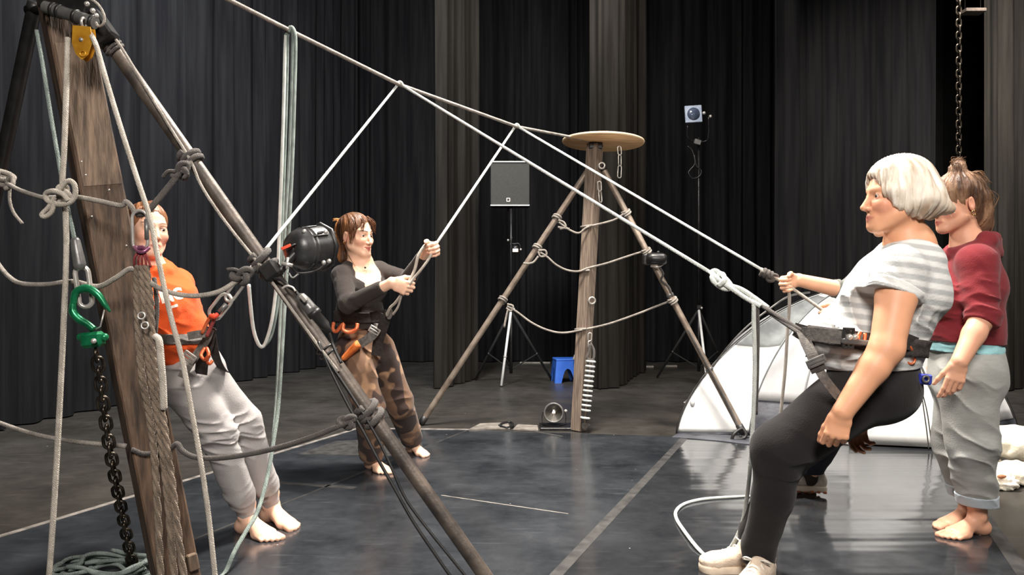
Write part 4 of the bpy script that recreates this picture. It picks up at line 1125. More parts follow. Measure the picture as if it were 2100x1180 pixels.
for pts in ([(1886, 770), (1893, 830), (1900, 880), (1905, 924)], [(1890, 800), (1902, 850), (1912, 925)]):
    MB().tube(spline([P(x, y, 5.19) for x, y in pts], 6), .004, 6).build('guy_line', M['rope_dark'], tn)
MB().tube([P(1566, 650, 5.5), P(1552, 835, 5.36)], .004, 6).build('seam', M['tent_navy'], tn) if False else None
MB().ball(P(1420, 826, 5.7), .03, 10, 8, (.6, 1, 1.2)).build('peg_loop', M['tent_white'], tn)
tag(MB().box(G(1408, 826) + (0, 0, .01), nrm((.4, 1, 0)), nrm((1, -.4, 0)), (0, 0, 1), .10, .012, .008, .003).build('tent_peg', M['steel'], smooth=False), 'pale tent peg lying on the floor left of the tent', 'tent peg')
# crumpled groundsheet beside the tent
def lump(c, r, sc, seed, amp=.30, nsub=(64, 40)):
    rg = np.random.default_rng(seed)
    ks = rg.normal(0, 1, (7, 3)) * 2.2; ph = rg.uniform(0, 6.28, 7)
    mb = MB(); mb.ball((0, 0, 0), 1., *nsub)
    V = np.array(mb.v)
    d = sum(np.sin(V @ ks[i] + ph[i]) for i in range(7)) / 7
    d2 = sum(np.sin(V @ (ks[i] * 3.7) + ph[i]) for i in range(7)) / 7
    V = V * (1 + amp * d + amp * .55 * d2 + amp * .25 * np.sign(d2) * np.abs(d2) ** .5)[:, None] * np.array(sc) * r
    V = V + np.asarray(c)
    V[:, 2] = np.maximum(V[:, 2], .003)
    return V, mb.f
for (px, py, dy, r, sc, sd, lab) in ((2085, 962, .0, .20, (1.0, .8, .5), 1, 'largest cream foam chunk lying on top by the right edge'), (2078, 990, 0, .15, (1.25, .8, .42), 2, 'broad cream foam chunk in front of the largest one'), (2044, 1002, 0, .10, (1.2, .8, .45), 3, 'jagged cream foam chunk nearest the jeans with a brown spot'), (2036, 960, 0, .06, (1., .8, .7), 4, 'small round cream foam chunk behind the jeans'), (2048, 985, .05, .075, (1.5, .7, .45), 5, 'thin cream foam slab between the other chunks')):
    c = G(px, py); c[2] = r * sc[2] * .75 if sd != 1 else .15
    V, F = lump(c, r, sc, sd)
    o = mesh_obj('foam_chunk', V, F, M['foam'])
    tag(o, lab, 'foam', 'cream foam chunks')
    if sd == 3:
        MB().ball(c + (-.01, -.06, .045), .022, 10, 8, (1.2, .5, .5)).build('stain', M['foam_core'], o)
V, F = lump(G(2062, 930) + (0, 0, .03), .2, (1.0, .7, .3), 11, .2)
tag(mesh_obj('groundsheet', V, F, M['tent_navy']), 'crumpled navy sheet on the floor behind the cream foam', 'sheet')
# ------------------------------------------------------------------ people: smooth solids from distance fields
RB, RC = .0034, .0046          # grid step for skin and for cloth

def vnoise(p, f, seed=0):
    q = p * f + 17.3 + seed * 7.77
    i = np.floor(q).astype(np.int64); w = q - i; w = w * w * (3 - 2 * w)
    def h(x, y, z):
        n = (x * 374761393 + y * 668265263 + z * 1274126177 + seed * 974711) & 0xffffffff
        n = ((n ^ (n >> 13)) * 1274126177) & 0xffffffff
        return ((n ^ (n >> 16)) & 0xffff) / 65535.0
    r = 0
    for a in (0, 1):
        for b in (0, 1):
            for c in (0, 1):
                r = r + h(i[..., 0] + a, i[..., 1] + b, i[..., 2] + c) * (w[..., 0] if a else 1 - w[..., 0]) * (w[..., 1] if b else 1 - w[..., 1]) * (w[..., 2] if c else 1 - w[..., 2])
    return r
def fbm(p, f, seed=0, o=3):
    return sum(vnoise(p, f * 2 ** k, seed + k) * .5 ** k for k in range(o)) / sum(.5 ** k for k in range(o))

class Sdf:
    def __init__(s):
        s.ops = []; s.disp = []; s.clips = []
    def copy(s):
        c = Sdf(); c.ops = list(s.ops); c.disp = list(s.disp); c.clips = list(s.clips); return c
    def _add(s, fn, lo, hi, k, op):
        s.ops.append((fn, np.asarray(lo), np.asarray(hi), k, op)); return s
    def cap(s, a, b, ra, rb=None, k=.02, op='u'):
        a, b = np.asarray(a, float), np.asarray(b, float); rb = ra if rb is None else rb
        ba = b - a; L2 = max(ba @ ba, 1e-12)
        def fn(X, Y, Z):
            px, py, pz = X - a[0], Y - a[1], Z - a[2]
            t = np.clip((px * ba[0] + py * ba[1] + pz * ba[2]) / L2, 0, 1)
            return np.sqrt((px - t * ba[0]) ** 2 + (py - t * ba[1]) ** 2 + (pz - t * ba[2]) ** 2) - (ra + (rb - ra) * t)
        r = max(ra, rb) + k
        return s._add(fn, np.minimum(a, b) - r, np.maximum(a, b) + r, k, op)
    def fcap(s, a, b, wa, wb, side, k=.03, op='u', end=None):
        """limb of oval section: wa, wb = (half width along side, half depth)"""
        a, b = np.asarray(a, float), np.asarray(b, float)
        ax = b - a; L = np.linalg.norm(ax); ax = ax / max(L, 1e-9)
        sd = nrm(np.asarray(side) - ax * (np.asarray(side) @ ax)); dp = np.cross(ax, sd)
        e_ = end or .8 * min(wa[0], wa[1], wb[0], wb[1])
        def fn(X, Y, Z):
            px, py, pz = X - a[0], Y - a[1], Z - a[2]
            z = px * ax[0] + py * ax[1] + pz * ax[2]
            t = np.clip(z / L, 0, 1)
            x = px * sd[0] + py * sd[1] + pz * sd[2]; y = px * dp[0] + py * dp[1] + pz * dp[2]
            e = z - t * L
            w = wa[0] + (wb[0] - wa[0]) * t; d = wa[1] + (wb[1] - wa[1]) * t
            k0 = np.sqrt((x / w) ** 2 + (y / d) ** 2 + (e / e_) ** 2)
            k1 = np.sqrt((x / w ** 2) ** 2 + (y / d ** 2) ** 2 + (e / e_ ** 2) ** 2)
            return k0 * (k0 - 1) / np.maximum(k1, 1e-6)
        r = max(wa[0], wa[1], wb[0], wb[1]) + k
        return s._add(fn, np.minimum(a, b) - r, np.maximum(a, b) + r, k, op)
    def ell(s, c, R, rad, k=.02, op='u'):
        c = np.asarray(c, float); R = np.asarray(R, float); rad = np.asarray(rad, float)
        def fn(X, Y, Z):
            p = (X - c[0], Y - c[1], Z - c[2])
            q = [p[0] * R[i][0] + p[1] * R[i][1] + p[2] * R[i][2] for i in range(3)]
            k0 = np.sqrt(sum((q[i] / rad[i]) ** 2 for i in range(3))); k1 = np.sqrt(sum((q[i] / rad[i] ** 2) ** 2 for i in range(3)))
            return k0 * (k0 - 1) / np.maximum(k1, 1e-6)
        r = rad.max() + k
        return s._add(fn, c - r, c + r, k, op)
    def plane(s, p, n):
        """keep the side the normal points away from"""
        s.clips.append((np.asarray(p, float), nrm(n))); return s
    def lplane(s, p, n, c, r):
        """the same cut, only within r of c"""
        s.clips.append((np.asarray(p, float), nrm(n), np.asarray(c, float), r)); return s
    def fold(s, c, ax, r, wl, amp, seed=0):
        c = np.asarray(c, float); ax = nrm(ax)
        def f(P_):
            d = P_ - c
            g = np.exp(-(d ** 2).sum(-1) / r ** 2)
            b = nrm(np.cross(ax, (.3, .2, 1.) if abs(ax[2]) < .9 else (1., .2, .1))); e = np.cross(ax, b)
            wp = (fbm(P_, 6, seed + 9, 2) - .5) * 2.2 * wl
            q = np.stack([(d @ ax + wp) / wl, (d @ b) / (3.2 * wl), (d @ e) / (3.2 * wl)], -1)
            n = vnoise(q, 1.0, seed)
            rd = 1 - np.abs(2 * n - 1)
            return -amp * g * (rd ** 2 * 2.2 - .9)
        s.disp.append(f); return s
    def wrinkle(s, amp, f, seed=0, st=(1, 1, 1)):
        st = np.asarray(st, float)
        s.disp.append(lambda P_: -amp * (fbm(P_ * st, f, seed, 3) - .5) * 2); return s
    def solve(s, h):
        lo = np.min([o[1] for o in s.ops if o[4] == 'u'], 0) - 2 * h; hi = np.max([o[2] for o in s.ops if o[4] == 'u'], 0) + 2 * h
        n = np.ceil((hi - lo) / h).astype(int) + 1
        ax = [(lo[i] + h * np.arange(n[i])).astype(np.float32) for i in range(3)]
        D = np.full(n, 1., np.float32)
        for fn, a, b, k, op in s.ops:
            i0 = np.clip(np.floor((a - lo) / h).astype(int) - 1, 0, n); i1 = np.clip(np.ceil((b - lo) / h).astype(int) + 2, 0, n)
            if (i1 <= i0).any(): continue
            sl = tuple(slice(i0[i], i1[i]) for i in range(3))
            d = fn(ax[0][sl[0]][:, None, None], ax[1][sl[1]][None, :, None], ax[2][sl[2]][None, None, :]).astype(np.float32)
            E = D[sl]
            if op == 'u':
                hh = np.clip(.5 + .5 * (E - d) / k, 0, 1)
                D[sl] = E + (d - E) * hh - k * hh * (1 - hh)
            else:
                hh = np.clip(.5 - .5 * (E + d) / k, 0, 1)
                D[sl] = E + (-d - E) * hh + k * hh * (1 - hh)
        if s.disp:
            m = np.abs(D) < .035
            I = np.argwhere(m)
            P_ = np.stack([ax[i][I[:, i]] for i in range(3)], 1).astype(np.float64)
            v = D[m]
            for f in s.disp:
                v = v + f(P_)
            D[m] = v
        for c in s.clips:
            p, nn = c[0], c[1]
            X = ((ax[0] - p[0]) * nn[0])[:, None, None] + ((ax[1] - p[1]) * nn[1])[None, :, None] + ((ax[2] - p[2]) * nn[2])[None, None, :]
            if len(c) == 4:
                q = np.sqrt((ax[0] - c[2][0])[:, None, None] ** 2 + (ax[1] - c[2][1])[None, :, None] ** 2 + (ax[2] - c[2][2])[None, None, :] ** 2)
                X = np.minimum(X, c[3] - q)
            D = np.maximum(D, X.astype(np.float32))
        return Field(D, lo, h, ax)

class Field:
    def __init__(s, D, lo, h, ax):
        s.D, s.lo, s.h, s.ax = D, lo, h, ax
    def shell(s, off, p, n, half, c=None, r=None, inner=None):
        """a band lying off outside this surface, between two planes half away from p"""
        n = nrm(n)
        X = ((s.ax[0] - p[0]) * n[0])[:, None, None] + ((s.ax[1] - p[1]) * n[1])[None, :, None] + ((s.ax[2] - p[2]) * n[2])[None, None, :]
        D = np.maximum(s.D - off, np.abs(X).astype(np.float32) - half)
        if c is not None:
            q = np.sqrt((s.ax[0] - c[0])[:, None, None] ** 2 + (s.ax[1] - c[1])[None, :, None] ** 2 + (s.ax[2] - c[2])[None, None, :] ** 2)
            D = np.maximum(D, q.astype(np.float32) - r)
        return Field(D, s.lo, s.h, s.ax)
    def at(s, P_):
        q = np.clip((np.asarray(P_, float) - s.lo) / s.h, 0, np.array(s.D.shape) - 1.001)
        i = q.astype(int); w = q - i; r = 0
        for a in (0, 1):
            for b in (0, 1):
                for c in (0, 1):
                    r = r + s.D[i[:, 0] + a, i[:, 1] + b, i[:, 2] + c] * (w[:, 0] if a else 1 - w[:, 0]) * (w[:, 1] if b else 1 - w[:, 1]) * (w[:, 2] if c else 1 - w[:, 2])
        return r
    def project(s, P_, d, maxd=.4):
        """slide points along d until they meet the surface"""
        P_ = np.array(P_, float); d = nrm(d); done = np.zeros(len(P_), bool); tr = np.zeros(len(P_))
        for _ in range(int(maxd / .0015)):
            v = s.at(P_); mv = (v > .0015) & ~done
            if not mv.any(): break
            P_[mv] += d * .0015; tr[mv] += .0015
        return P_
    def nets(s):
        D = s.D; ins = D < 0
        cnt = np.zeros(tuple(n - 1 for n in D.shape), np.uint8)
        sl = lambda o: tuple(slice(o[i], D.shape[i] - 1 + o[i]) for i in range(3))
        cs = [(a, b, c) for a in (0, 1) for b in (0, 1) for c in (0, 1)]
        for o in cs: cnt += ins[sl(o)]
        act = (cnt > 0) & (cnt < 8)
        I = np.argwhere(act)
        idx = np.full(cnt.shape, -1, np.int32); idx[act] = np.arange(len(I))
        pos = np.zeros((len(I), 3)); num = np.zeros(len(I))
        for o in cs:
            for a in range(3):
                if o[a]: continue
                o2 = list(o); o2[a] = 1
                d0 = D[I[:, 0] + o[0], I[:, 1] + o[1], I[:, 2] + o[2]]; d1 = D[I[:, 0] + o2[0], I[:, 1] + o2[1], I[:, 2] + o2[2]]
                c = (d0 < 0) != (d1 < 0)
                t = np.where(c, d0 / np.where(c, d0 - d1, 1), 0)
                e = np.tile(np.array(o, float), (len(I), 1)); e[:, a] += t
                pos += e * c[:, None]; num += c
        V = s.lo + s.h * (I + pos / num[:, None])
        Q = []
        for a in range(3):
            b, c = (a + 1) % 3, (a + 2) % 3
            A = [slice(None)] * 3; B = [slice(None)] * 3
            A[a] = slice(0, -1); B[a] = slice(1, None)
            for q in (b, c):
                A[q] = slice(1, -1); B[q] = slice(1, -1)
            s0, s1 = ins[tuple(A)], ins[tuple(B)]
            E = np.argwhere(s0 != s1); fl = s0[tuple(E.T)]
            E[:, b] += 1; E[:, c] += 1
            def cell(db, dc):
                J = E.copy(); J[:, b] -= db; J[:, c] -= dc
                return idx[J[:, 0], J[:, 1], J[:, 2]]
            q = np.stack([cell(1, 1), cell(0, 1), cell(0, 0), cell(1, 0)], 1)
            q[~fl] = q[~fl][:, ::-1]
            Q.append(q)
        return V, np.concatenate(Q)

def solid(name, fld, m, parent, colfn=None):
    V, F = fld.nets()
    return mesh_obj(name, V, F, m, parent, col=colfn(V) if colfn else None)

# ---- head, hands, feet
class Head:
    def __init__(s, C, f, up=(0, 0, 1), sc=1.0):
        s.C = np.asarray(C, float); s.f = nrm(f); s.r = nrm(np.cross(s.f, up)); s.u = np.cross(s.r, s.f); s.sc = sc
        s.R = np.array([s.r, s.f, s.u])
    def w(s, x, y, z):
        return s.C + s.sc * (s.r * x + s.f * y + s.u * z)
    def l(s, V):
        return (V - s.C) @ s.R.T / s.sc
    def e(s, S_, c, rad, k=.02, op='u', tilt=None):
        R = s.R
        if tilt:                       # turn about one of the head's axes
            a, ang = tilt
            Rm = np.array(Matrix.Rotation(ang, 3, 'XYZ'[a]))
            R = Rm @ s.R
        S_.ell(s.w(*c), R, np.array(rad) * s.sc, k * s.sc, op)
    def c(s, S_, a, b, ra, rb, k=.02, op='u'):
        S_.cap(s.w(*a), s.w(*b), ra * s.sc, rb * s.sc, k * s.sc, op)

def head(S_, H, neck, nr=.056, smile=0., nose=1., jaw=1.):
    e, c = H.e, H.c
    e(S_, (0, -.012, .030), (.073, .094, .084), .02)
    e(S_, (0, .030, -.030), (.058, .064, .082), .03)
    for x in (-1, 1):
        c(S_, (x * .050 * jaw, .012, -.060), (x * .018, .072, -.098), .021, .017, .03)
        e(S_, (x * .038, .060, -.030), (.024, .024, .022), .02)
        c(S_, (x * .012, .083, .020), (x * .044, .068, .020), .0085, .007, .014)
    e(S_, (0, .078, -.098), (.021, .017, .015), .02)
    for x in (-1, 1):
        e(S_, (x * .031, .096, -.001), (.0165, .019, .0105), .012, 's')
        e(S_, (x * .031, .0725, -.001), (.0165, .0135, .0125), .004)
        e(S_, (x * .0315, .0875, -.0015), (.0130, .013, .0042), .002, 's')
    c(S_, (0, .083, .010), (0, .110 * nose, -.034), .0065, .0098, .010)
    e(S_, (0, .1095 * nose, -.037), (.0105, .010, .0085), .006)
    for x in (-1, 1):
        e(S_, (x * .0115, .0985, -.0405), (.0075, .0095, .0070), .005)
        e(S_, (x * .006, .105 * nose, -.0475), (.0034, .0050, .004), .003, 's')
    e(S_, (0, .081, -.070), (.026, .017, .018), .015)
    for x in (-1, 1):
        c(S_, (0, .0930, -.0652), (x * (.021 + .005 * smile), .0800, -.0695 + smile * .005), .0058, .0035, .006)
        c(S_, (0, .0915, -.0772), (x * (.018 + .005 * smile), .0805, -.0725 + smile * .005), .0062, .0035, .006)
        c(S_, (0, .1010, -.0713), (x * (.022 + .006 * smile), .0855, -.0710 + smile * .006), .0016, .0014, .0025, 's')
    for x in (-1, 1):
        e(S_, (x * .0765, -.010, -.014), (.0075, .0185, .031), .006, 'u', (2, x * .35))
        e(S_, (x * .084, -.006, -.010), (.0060, .0100, .017), .005, 's')
    nb = np.asarray(neck, float)
    c0 = H.w(0, -.022, -.055)
    S_.cap(c0, nb, nr * .93, nr, .03)
    S_.cap(nb, nb + (nb - c0) * .35, nr, nr * 1.25, .04)

SKIN = np.array(sr(226, 178, 150))
def skin_cols(V, H, base, lips=(168, 84, 78), brow=(74, 48, 34), blush=(214, 140, 118), browamt=.8, smile=0.):
    c = np.tile(np.asarray(base), (len(V), 1))
    n = fbm(V, 28, 3, 2)[:, None]
    c = c * (.92 + .16 * n)
    if H is not None:
        q = H.l(V)
        def blend(cen, rad, col, soft, amt):
            nonlocal c
            k0 = np.sqrt((((q - cen) / rad) ** 2).sum(1))
            w = (np.clip((1 + soft - k0) / soft, 0, 1) * amt)[:, None]
            c = c * (1 - w) + np.array(sr(*col)) * w
        for x in (-1, 1):
            blend((x * .040, .07, -.035), (.022, .03, .020), blush, .8, .45)
            blend((x * .078, -.01, -.02), (.012, .02, .03), blush, .6, .35)
            for k in range(7):
                t = k / 6
                blend((x * (.014 + .034 * t), .09 - .022 * t * t, .0225 + .0035 * math.sin(t * 2.6)), (.0045, .014, .0026), brow, .8, browamt)
            blend((x * .0315, .086, .0045), (.0150, .012, .0022), brow, .7, .6)
        for k in range(5):
            for x in (-1, 1):
                t = k / 4
                blend((x * .020 * t, .096 - .012 * t, -.0655 - .004 * t + smile * .005 * t), (.0060, .010, .0052 - .002 * t), lips, .6, .55)
                blend((x * .017 * t, .095 - .010 * t, -.0770 + .0045 * t + smile * .005 * t), (.0060, .010, .0056 - .002 * t), lips, .6, .5)
    return c.clip(0, 1)

def eyes(H, parent, iris=(86, 66, 48), look=(0, 0)):
    for x in (-1, 1):
        c = H.w(x * .031, .0718, -.001)
        mb = MB(); mb.ball((0, 0, 0), .0128 * H.sc, 24, 16)
        V = np.array(mb.v)
        g = nrm(H.f + H.r * look[0] + H.u * look[1])
        d = V @ g / (.0128 * H.sc)
        col = np.tile(np.array(sr(232, 226, 220)), (len(V), 1))
        col[d > .86] = sr(*iris); col[d > .955] = (.004, .004, .004)
        mesh_obj('eye', V + c, mb.f, M['eye'], parent, col=col)

def hand(S_, W, d, n, side, sc=1., curl=(.5, .5, .4), spread=.06, thumb=(.55, .65, .35), tb=.3, curls=None):
    """W wrist, d towards the knuckles, n out of the palm; side +1 puts the thumb on n x d"""
    d = nrm(d); n = nrm(np.asarray(n) - d * (np.asarray(n, float) @ d)); t = np.cross(n, d) * side
    W = np.asarray(W, float)
    S_.fcap(W - d * .01 * sc, W + d * .030 * sc, (.0265 * sc, .019 * sc), (.033 * sc, .0165 * sc), t, .012)
    S_.fcap(W + d * .028 * sc, W + d * .078 * sc, (.034 * sc, .0155 * sc), (.0395 * sc, .0125 * sc), t, .012)
    S_.ell(W + d * .032 * sc + t * .026 * sc + n * .008 * sc, np.array([t, d, n]), np.array([.014, .026, .014]) * sc, .012)
    base = [(.029, .080, 1.0), (.0100, .085, 1.08), (-.0095, .082, 1.0), (-.028, .074, .80)]
    for i, (o, l, q) in enumerate(base):
        cu = curls[i] if curls else curl
        p = W + d * l * sc + t * o * sc
        fd = nrm(d + t * spread * (o / .028))
        a = 0
        for L, c_, r0, r1 in ((.043, cu[0], .0100, .0092), (.026, cu[1], .0092, .0083), (.021, cu[2], .0083, .0070)):
            a += c_
            v = fd * math.cos(a) + n * math.sin(a)
            p2 = p + v * L * q * sc
            S_.cap(p, p2, r0 * sc, r1 * sc, .0035)
            p = p2
    p = W + d * .026 * sc + t * .026 * sc
    dirs = nrm(d * thumb[0] + t * thumb[1] + n * thumb[2])
    for L, r0, r1, b in ((.042, .0135, .0112, 0), (.032, .0112, .0098, tb), (.026, .0098, .0078, tb)):
        dirs = nrm(dirs + (d * .5 + n * .5) * b - t * b * .6)
        p2 = p + dirs * L * sc
        S_.cap(p, p2, r0 * sc, r1 * sc, .006)
        p = p2

def foot_bare(S_, A, f, inner, sc=1.):
    """A ankle joint above the floor; f towards the toes; inner = side of the big toe along z x f"""
    f = nrm((f[0], f[1], 0)); s = np.cross((0, 0, 1.), f) * inner; A = np.asarray(A, float)
    g = np.array([A[0], A[1], 0])
    R = np.array([s, f, (0, 0, 1.)])
    S_.cap(A + (0, 0, .05), g - f * .012 * sc + (0, 0, .045), .036 * sc, .033 * sc, .02)
    S_.ell(g - f * .030 * sc + (0, 0, .030), R, np.array([.031, .040, .034]) * sc, .02)
    S_.fcap(g + f * .020 * sc + (0, 0, .050 * sc), g + f * .120 * sc + s * .006 + (0, 0, .022), (.031 * sc, .034 * sc), (.043 * sc, .019 * sc), s, .03)
    S_.ell(g + f * .118 * sc + s * .018 + (0, 0, .018), R, np.array([.026, .034, .019]) * sc, .02)
    S_.ell(g + f * .100 * sc - s * .026 + (0, 0, .014), R, np.array([.018, .040, .015]) * sc, .02)
    for k in (-1, 1):
        S_.ell(A + s * .030 * k * sc + (0, 0, -.002), R, np.array([.012, .014, .014]) * sc, .012)
    for o, l, r, q in ((.031, .176, .0140, .024), (.008, .178, .0095, .020), (-.010, .168, .0088, .018), (-.026, .154, .0082, .016), (-.040, .137, .0080, .014)):
        S_.fcap(g + f * (l - .03) * sc + s * o * sc * .92 + (0, 0, .018), g + f * (l + .006) * sc + s * o * sc + (0, 0, .0105), (r * sc, r * sc), (r * sc, r * .95 * sc), s, .006)

def shoe(name, A, f, parent, mu, ms, sc=1., pitch=0., lace=True, tread=None, stripe=None):
    """trainer; A is the point of the sole under the ankle, pitch lifts the heel"""
    f0 = nrm((f[0], f[1], 0)); s = np.cross((0, 0, 1.), f0)
    f = f0 * math.cos(pitch) - np.array([0, 0, math.sin(pitch)]); u = np.cross(s, f) * -1 if np.cross(s, f)[2] < 0 else np.cross(s, f)
    R = np.array([s, f, u]); A = np.asarray(A, float)
    q = lambda x, y, z: A + (s * x + f * y + u * z) * sc
    U = Sdf()
    U.ell(q(0, -.035, .050), R, np.array([.038, .048, .046]) * sc, .02)
    U.fcap(q(0, .01, .060), q(0, .140, .042), (.040 * sc, .045 * sc), (.047 * sc, .026 * sc), s, .03)
    U.ell(q(0, .150, .040), R, np.array([.045, .052, .028]) * sc, .02)
    U.cap(q(0, -.012, .07), q(0, -.022, .105), .040 * sc, .038 * sc, .02)
    U.cap(q(0, .01, .10), q(0, .035, .10), .026 * sc, .02 * sc, .02)
    U.cap(q(0, -.012, .125), q(0, -.012, .085), .031 * sc, .030 * sc, .006, 's')
    U.plane(q(0, 0, .024), -u)
    U.wrinkle(.0012, 60, 3)
    o = solid(name, U.solve(.0042), mu, parent)
    B = Sdf()
    B.fcap(q(0, -.045, .018), q(0, .06, .018), (.041 * sc, .05), (.039 * sc, .05), s, .02, end=.04)
    B.fcap(q(0, .05, .018), q(0, .155, .018), (.040 * sc, .05), (.049 * sc, .05), s, .02, end=.05)
    B.plane(q(0, 0, .030), u); B.plane(q(0, 0, .0), -u)
    so = solid('sole', B.solve(.0042), ms, o)
    if lace:
        mb = MB()
        for i in range(5):
            y = .035 + i * .022; z = .093 - i * .0085
            mb.tube(spline([q(-.030, y, z - .014), q(-.012, y + .004, z + .006), q(.014, y + .010, z + .006), q(.030, y + .012, z - .014)], 5), .0036, 6)
            mb.tube(spline([q(.030, y, z - .014), q(.012, y + .004, z + .007), q(-.014, y + .010, z + .007), q(-.030, y + .012, z - .014)], 5), .0036, 6)
        mb.tube(spline([q(0, .035, .10), q(.03, .05, .115), q(.045, .03, .10), q(.012, .035, .10)], 6), .003, 6)
        mb.tube(spline([q(0, .035, .10), q(-.03, .055, .115), q(-.048, .035, .10), q(-.012, .035, .10)], 6), .003, 6)
        mb.build('laces', M['lace'], o)
    if tread:
        mb = MB()
        for i in range(7):
            for x in (-.034, .034):
                mb.box(q(x, -.06 + i * .035, .002), s, f, u, .008 * sc, .009 * sc, .006 * sc, .002)
        mb.build('tread', tread, so, smooth=False)
    return o

def ribbon(pts, w, m, parent, name='strap', face=None, th=.0028, sub=6):
    """flat webbing whose broad side faces the direction face"""
    p = spline(pts, sub)
    mb = MB(); face = nrm(face if face is not None else (0, -1, 0))
    mb.tube(p, .01, flat=(th, w), up=face)
    return mb.build(name, m, parent, smooth=False)

def buckle(c, d, parent, w=.05, l=.022, m=None, face=(0, -1, 0)):
    d = nrm(d); face = np.asarray(face, float); face = nrm(face - d * (face @ d)); s = np.cross(face, d); mb = MB()
    for k in (-1, 1):
        mb.box(np.asarray(c) + d * l * .5 * k, s, d, face, w / 2, .0045, .004, .0015)
        mb.box(np.asarray(c) + s * w * .5 * k, s, d, face, .0045, l * .5 + .004, .004, .0015)
    mb.box(c, s, d, face, w / 2, .0035, .0055, .001)
    return mb.build('buckle', m or M['steel'], parent, smooth=False)

M['skin'] = vcol_mat('skin', rough=.48, sss=.12, bump=.06, bscale=400, spec=.35)
M['eye'] = vcol_mat('eye', rough=.12)
M['hair'] = vcol_mat('hair', rough=.45, bump=.5, bscale=70, stretch=(1.6, 1.6, .35), spec=.35)
M['cloth'] = vcol_mat('cloth', rough=.9, bump=.25, bscale=180, sheen=.1, spec=.15)
M['cloth_soft'] = vcol_mat('soft_cloth', rough=.9, bump=.4, bscale=24, sheen=.15, spec=.12)
M['lace'] = mat('white_lace', sr(225, 222, 214), rough=.85)
M['shoe_beige'] = mat('beige_trainer', sr(196, 176, 156), sr(222, 204, 184), rough=.75, scale=14, bump=.3, bscale=120)
M['sole_beige'] = mat('beige_sole', sr(214, 194, 172), sr(232, 214, 192), rough=.7, scale=14)
M['shoe_grey'] = mat('grey_trainer', sr(176, 172, 164), sr(214, 210, 200), rough=.75, scale=14, bump=.3, bscale=120)
M['sole_white'] = mat('white_sole', sr(228, 216, 200), sr(240, 232, 220), rough=.7, scale=14)
M['tread'] = mat('rust_tread', sr(170, 96, 66), sr(196, 120, 88), rough=.8, scale=14)
M['sock'] = mat('white_sock', sr(205, 200, 194), sr(228, 224, 218), rough=.95, scale=30, bump=.5, bscale=150)
M['gold'] = mat('gold_earring', sr(220, 180, 120), rough=.25, metal=1.)

def flat_col(rgb, amt=.10, f=14, seed=1):
    b = np.array(sr(*rgb))
    return lambda V: (b * (1 - amt + 2 * amt * fbm(V, f, seed, 3)[:, None])).clip(0, 1)

def strands(S_, H, freq, amp, seed=0, cen=(0, -.03, .11)):
    """grooves of combed hair falling from a crown point"""
    def f(P_):
        q = H.l(P_) - np.array(cen)
        a = np.arctan2(q[:, 0], q[:, 1]); r = np.sqrt((q ** 2).sum(1))
        w = a * freq + 5 * fbm(P_, 14, seed, 2) + r * 6
        return amp * H.sc * (np.sin(w) * .6 + np.sin(2.3 * w + 1) * .4)
    S_.disp.append(f)
def hair_cols(H, cols, seed=0, cen=(0, -.03, .11), freq=26, extra=None):
    cs = np.array([sr(*c) for c in cols])
    def f(V):
        q = H.l(V) - np.array(cen)
        a = np.arctan2(q[:, 0], q[:, 1])
        t = fbm(np.stack([a * freq / 6, q[:, 2] * 6, np.sqrt((q ** 2).sum(1)) * 8], 1), 1.6, seed, 3)
        t = np.clip((t - .25) / .5, 0, 1) * (len(cs) - 1)
        i = np.clip(t.astype(int), 0, len(cs) - 2); w = (t - i)[:, None]
        c = cs[i] * (1 - w) + cs[i + 1] * w
        if extra is not None: c = extra(H.l(V), c)
        return c
    return f
def wisps(H, parent, m, runs, r=.0016, col=(90, 60, 40), n=5, jit=.006, seed=3):
    rg = np.random.default_rng(seed)
    for pts in runs:
        mb = MB()
        for _ in range(n):
            j = rg.normal(0, jit, (len(pts), 3)); j[0] *= .3
            mb.tube(spline([H.w(*(np.array(p) + j[i])) for i, p in enumerate(pts)], 5), [r, r, r * .4], 5)
        c = np.tile(np.array(sr(*col)), (len(mb.v), 1))
        mesh_obj('loose_strands', mb.v, mb.f, m, parent, col=c)
def torso(S_, j, wd, k=.05, side=None, keys=('pelvis', 'waist', 'chest', 'top')):
    """wd: (half width, half depth) for each of the spine points"""
    sd = j['side'] if side is None else side
    for a, b in zip(keys[:-1], keys[1:]):
        S_.fcap(j[a], j[b], wd[a], wd[b], sd, k)
def arm(S_, j, q, r, k=.025, parts='ul'):
    if 'u' in parts: S_.cap(j['sh' + q], j['el' + q], r[0], r[1], k)
    if 'l' in parts: S_.cap(j['el' + q], j['wr' + q], r[1], r[2], k)
def leg(S_, j, q, r, k=.03, parts='ul'):
    if 'u' in parts: S_.cap(j['hip' + q], j['kn' + q], r[0], r[1], k)
    if 'l' in parts:
        m = j['kn' + q] * .62 + j['an' + q] * .38
        S_.cap(j['kn' + q], m, r[1], r[2], k); S_.cap(m, j['an' + q], r[2], r[3], k)

def base_body(j, g=1.):
    S_ = Sdf()
    torso(S_, j, dict(pelvis=(.135 * g, .095 * g), waist=(.120 * g, .085 * g), chest=(.135 * g, .095 * g), top=(.12 * g, .07 * g)))
    for q in 'LR':
        S_.cap(j['top'], j['sh' + q], .055, .048 * g, .03)
        arm(S_, j, q, (.048 * g, .040 * g, .027), .02)
        leg(S_, j, q, (.078 * g, .052 * g, .046, .030), .025)
    S_.cap(j['chest'], j['neck'], .06, .05, .04)
    return S_

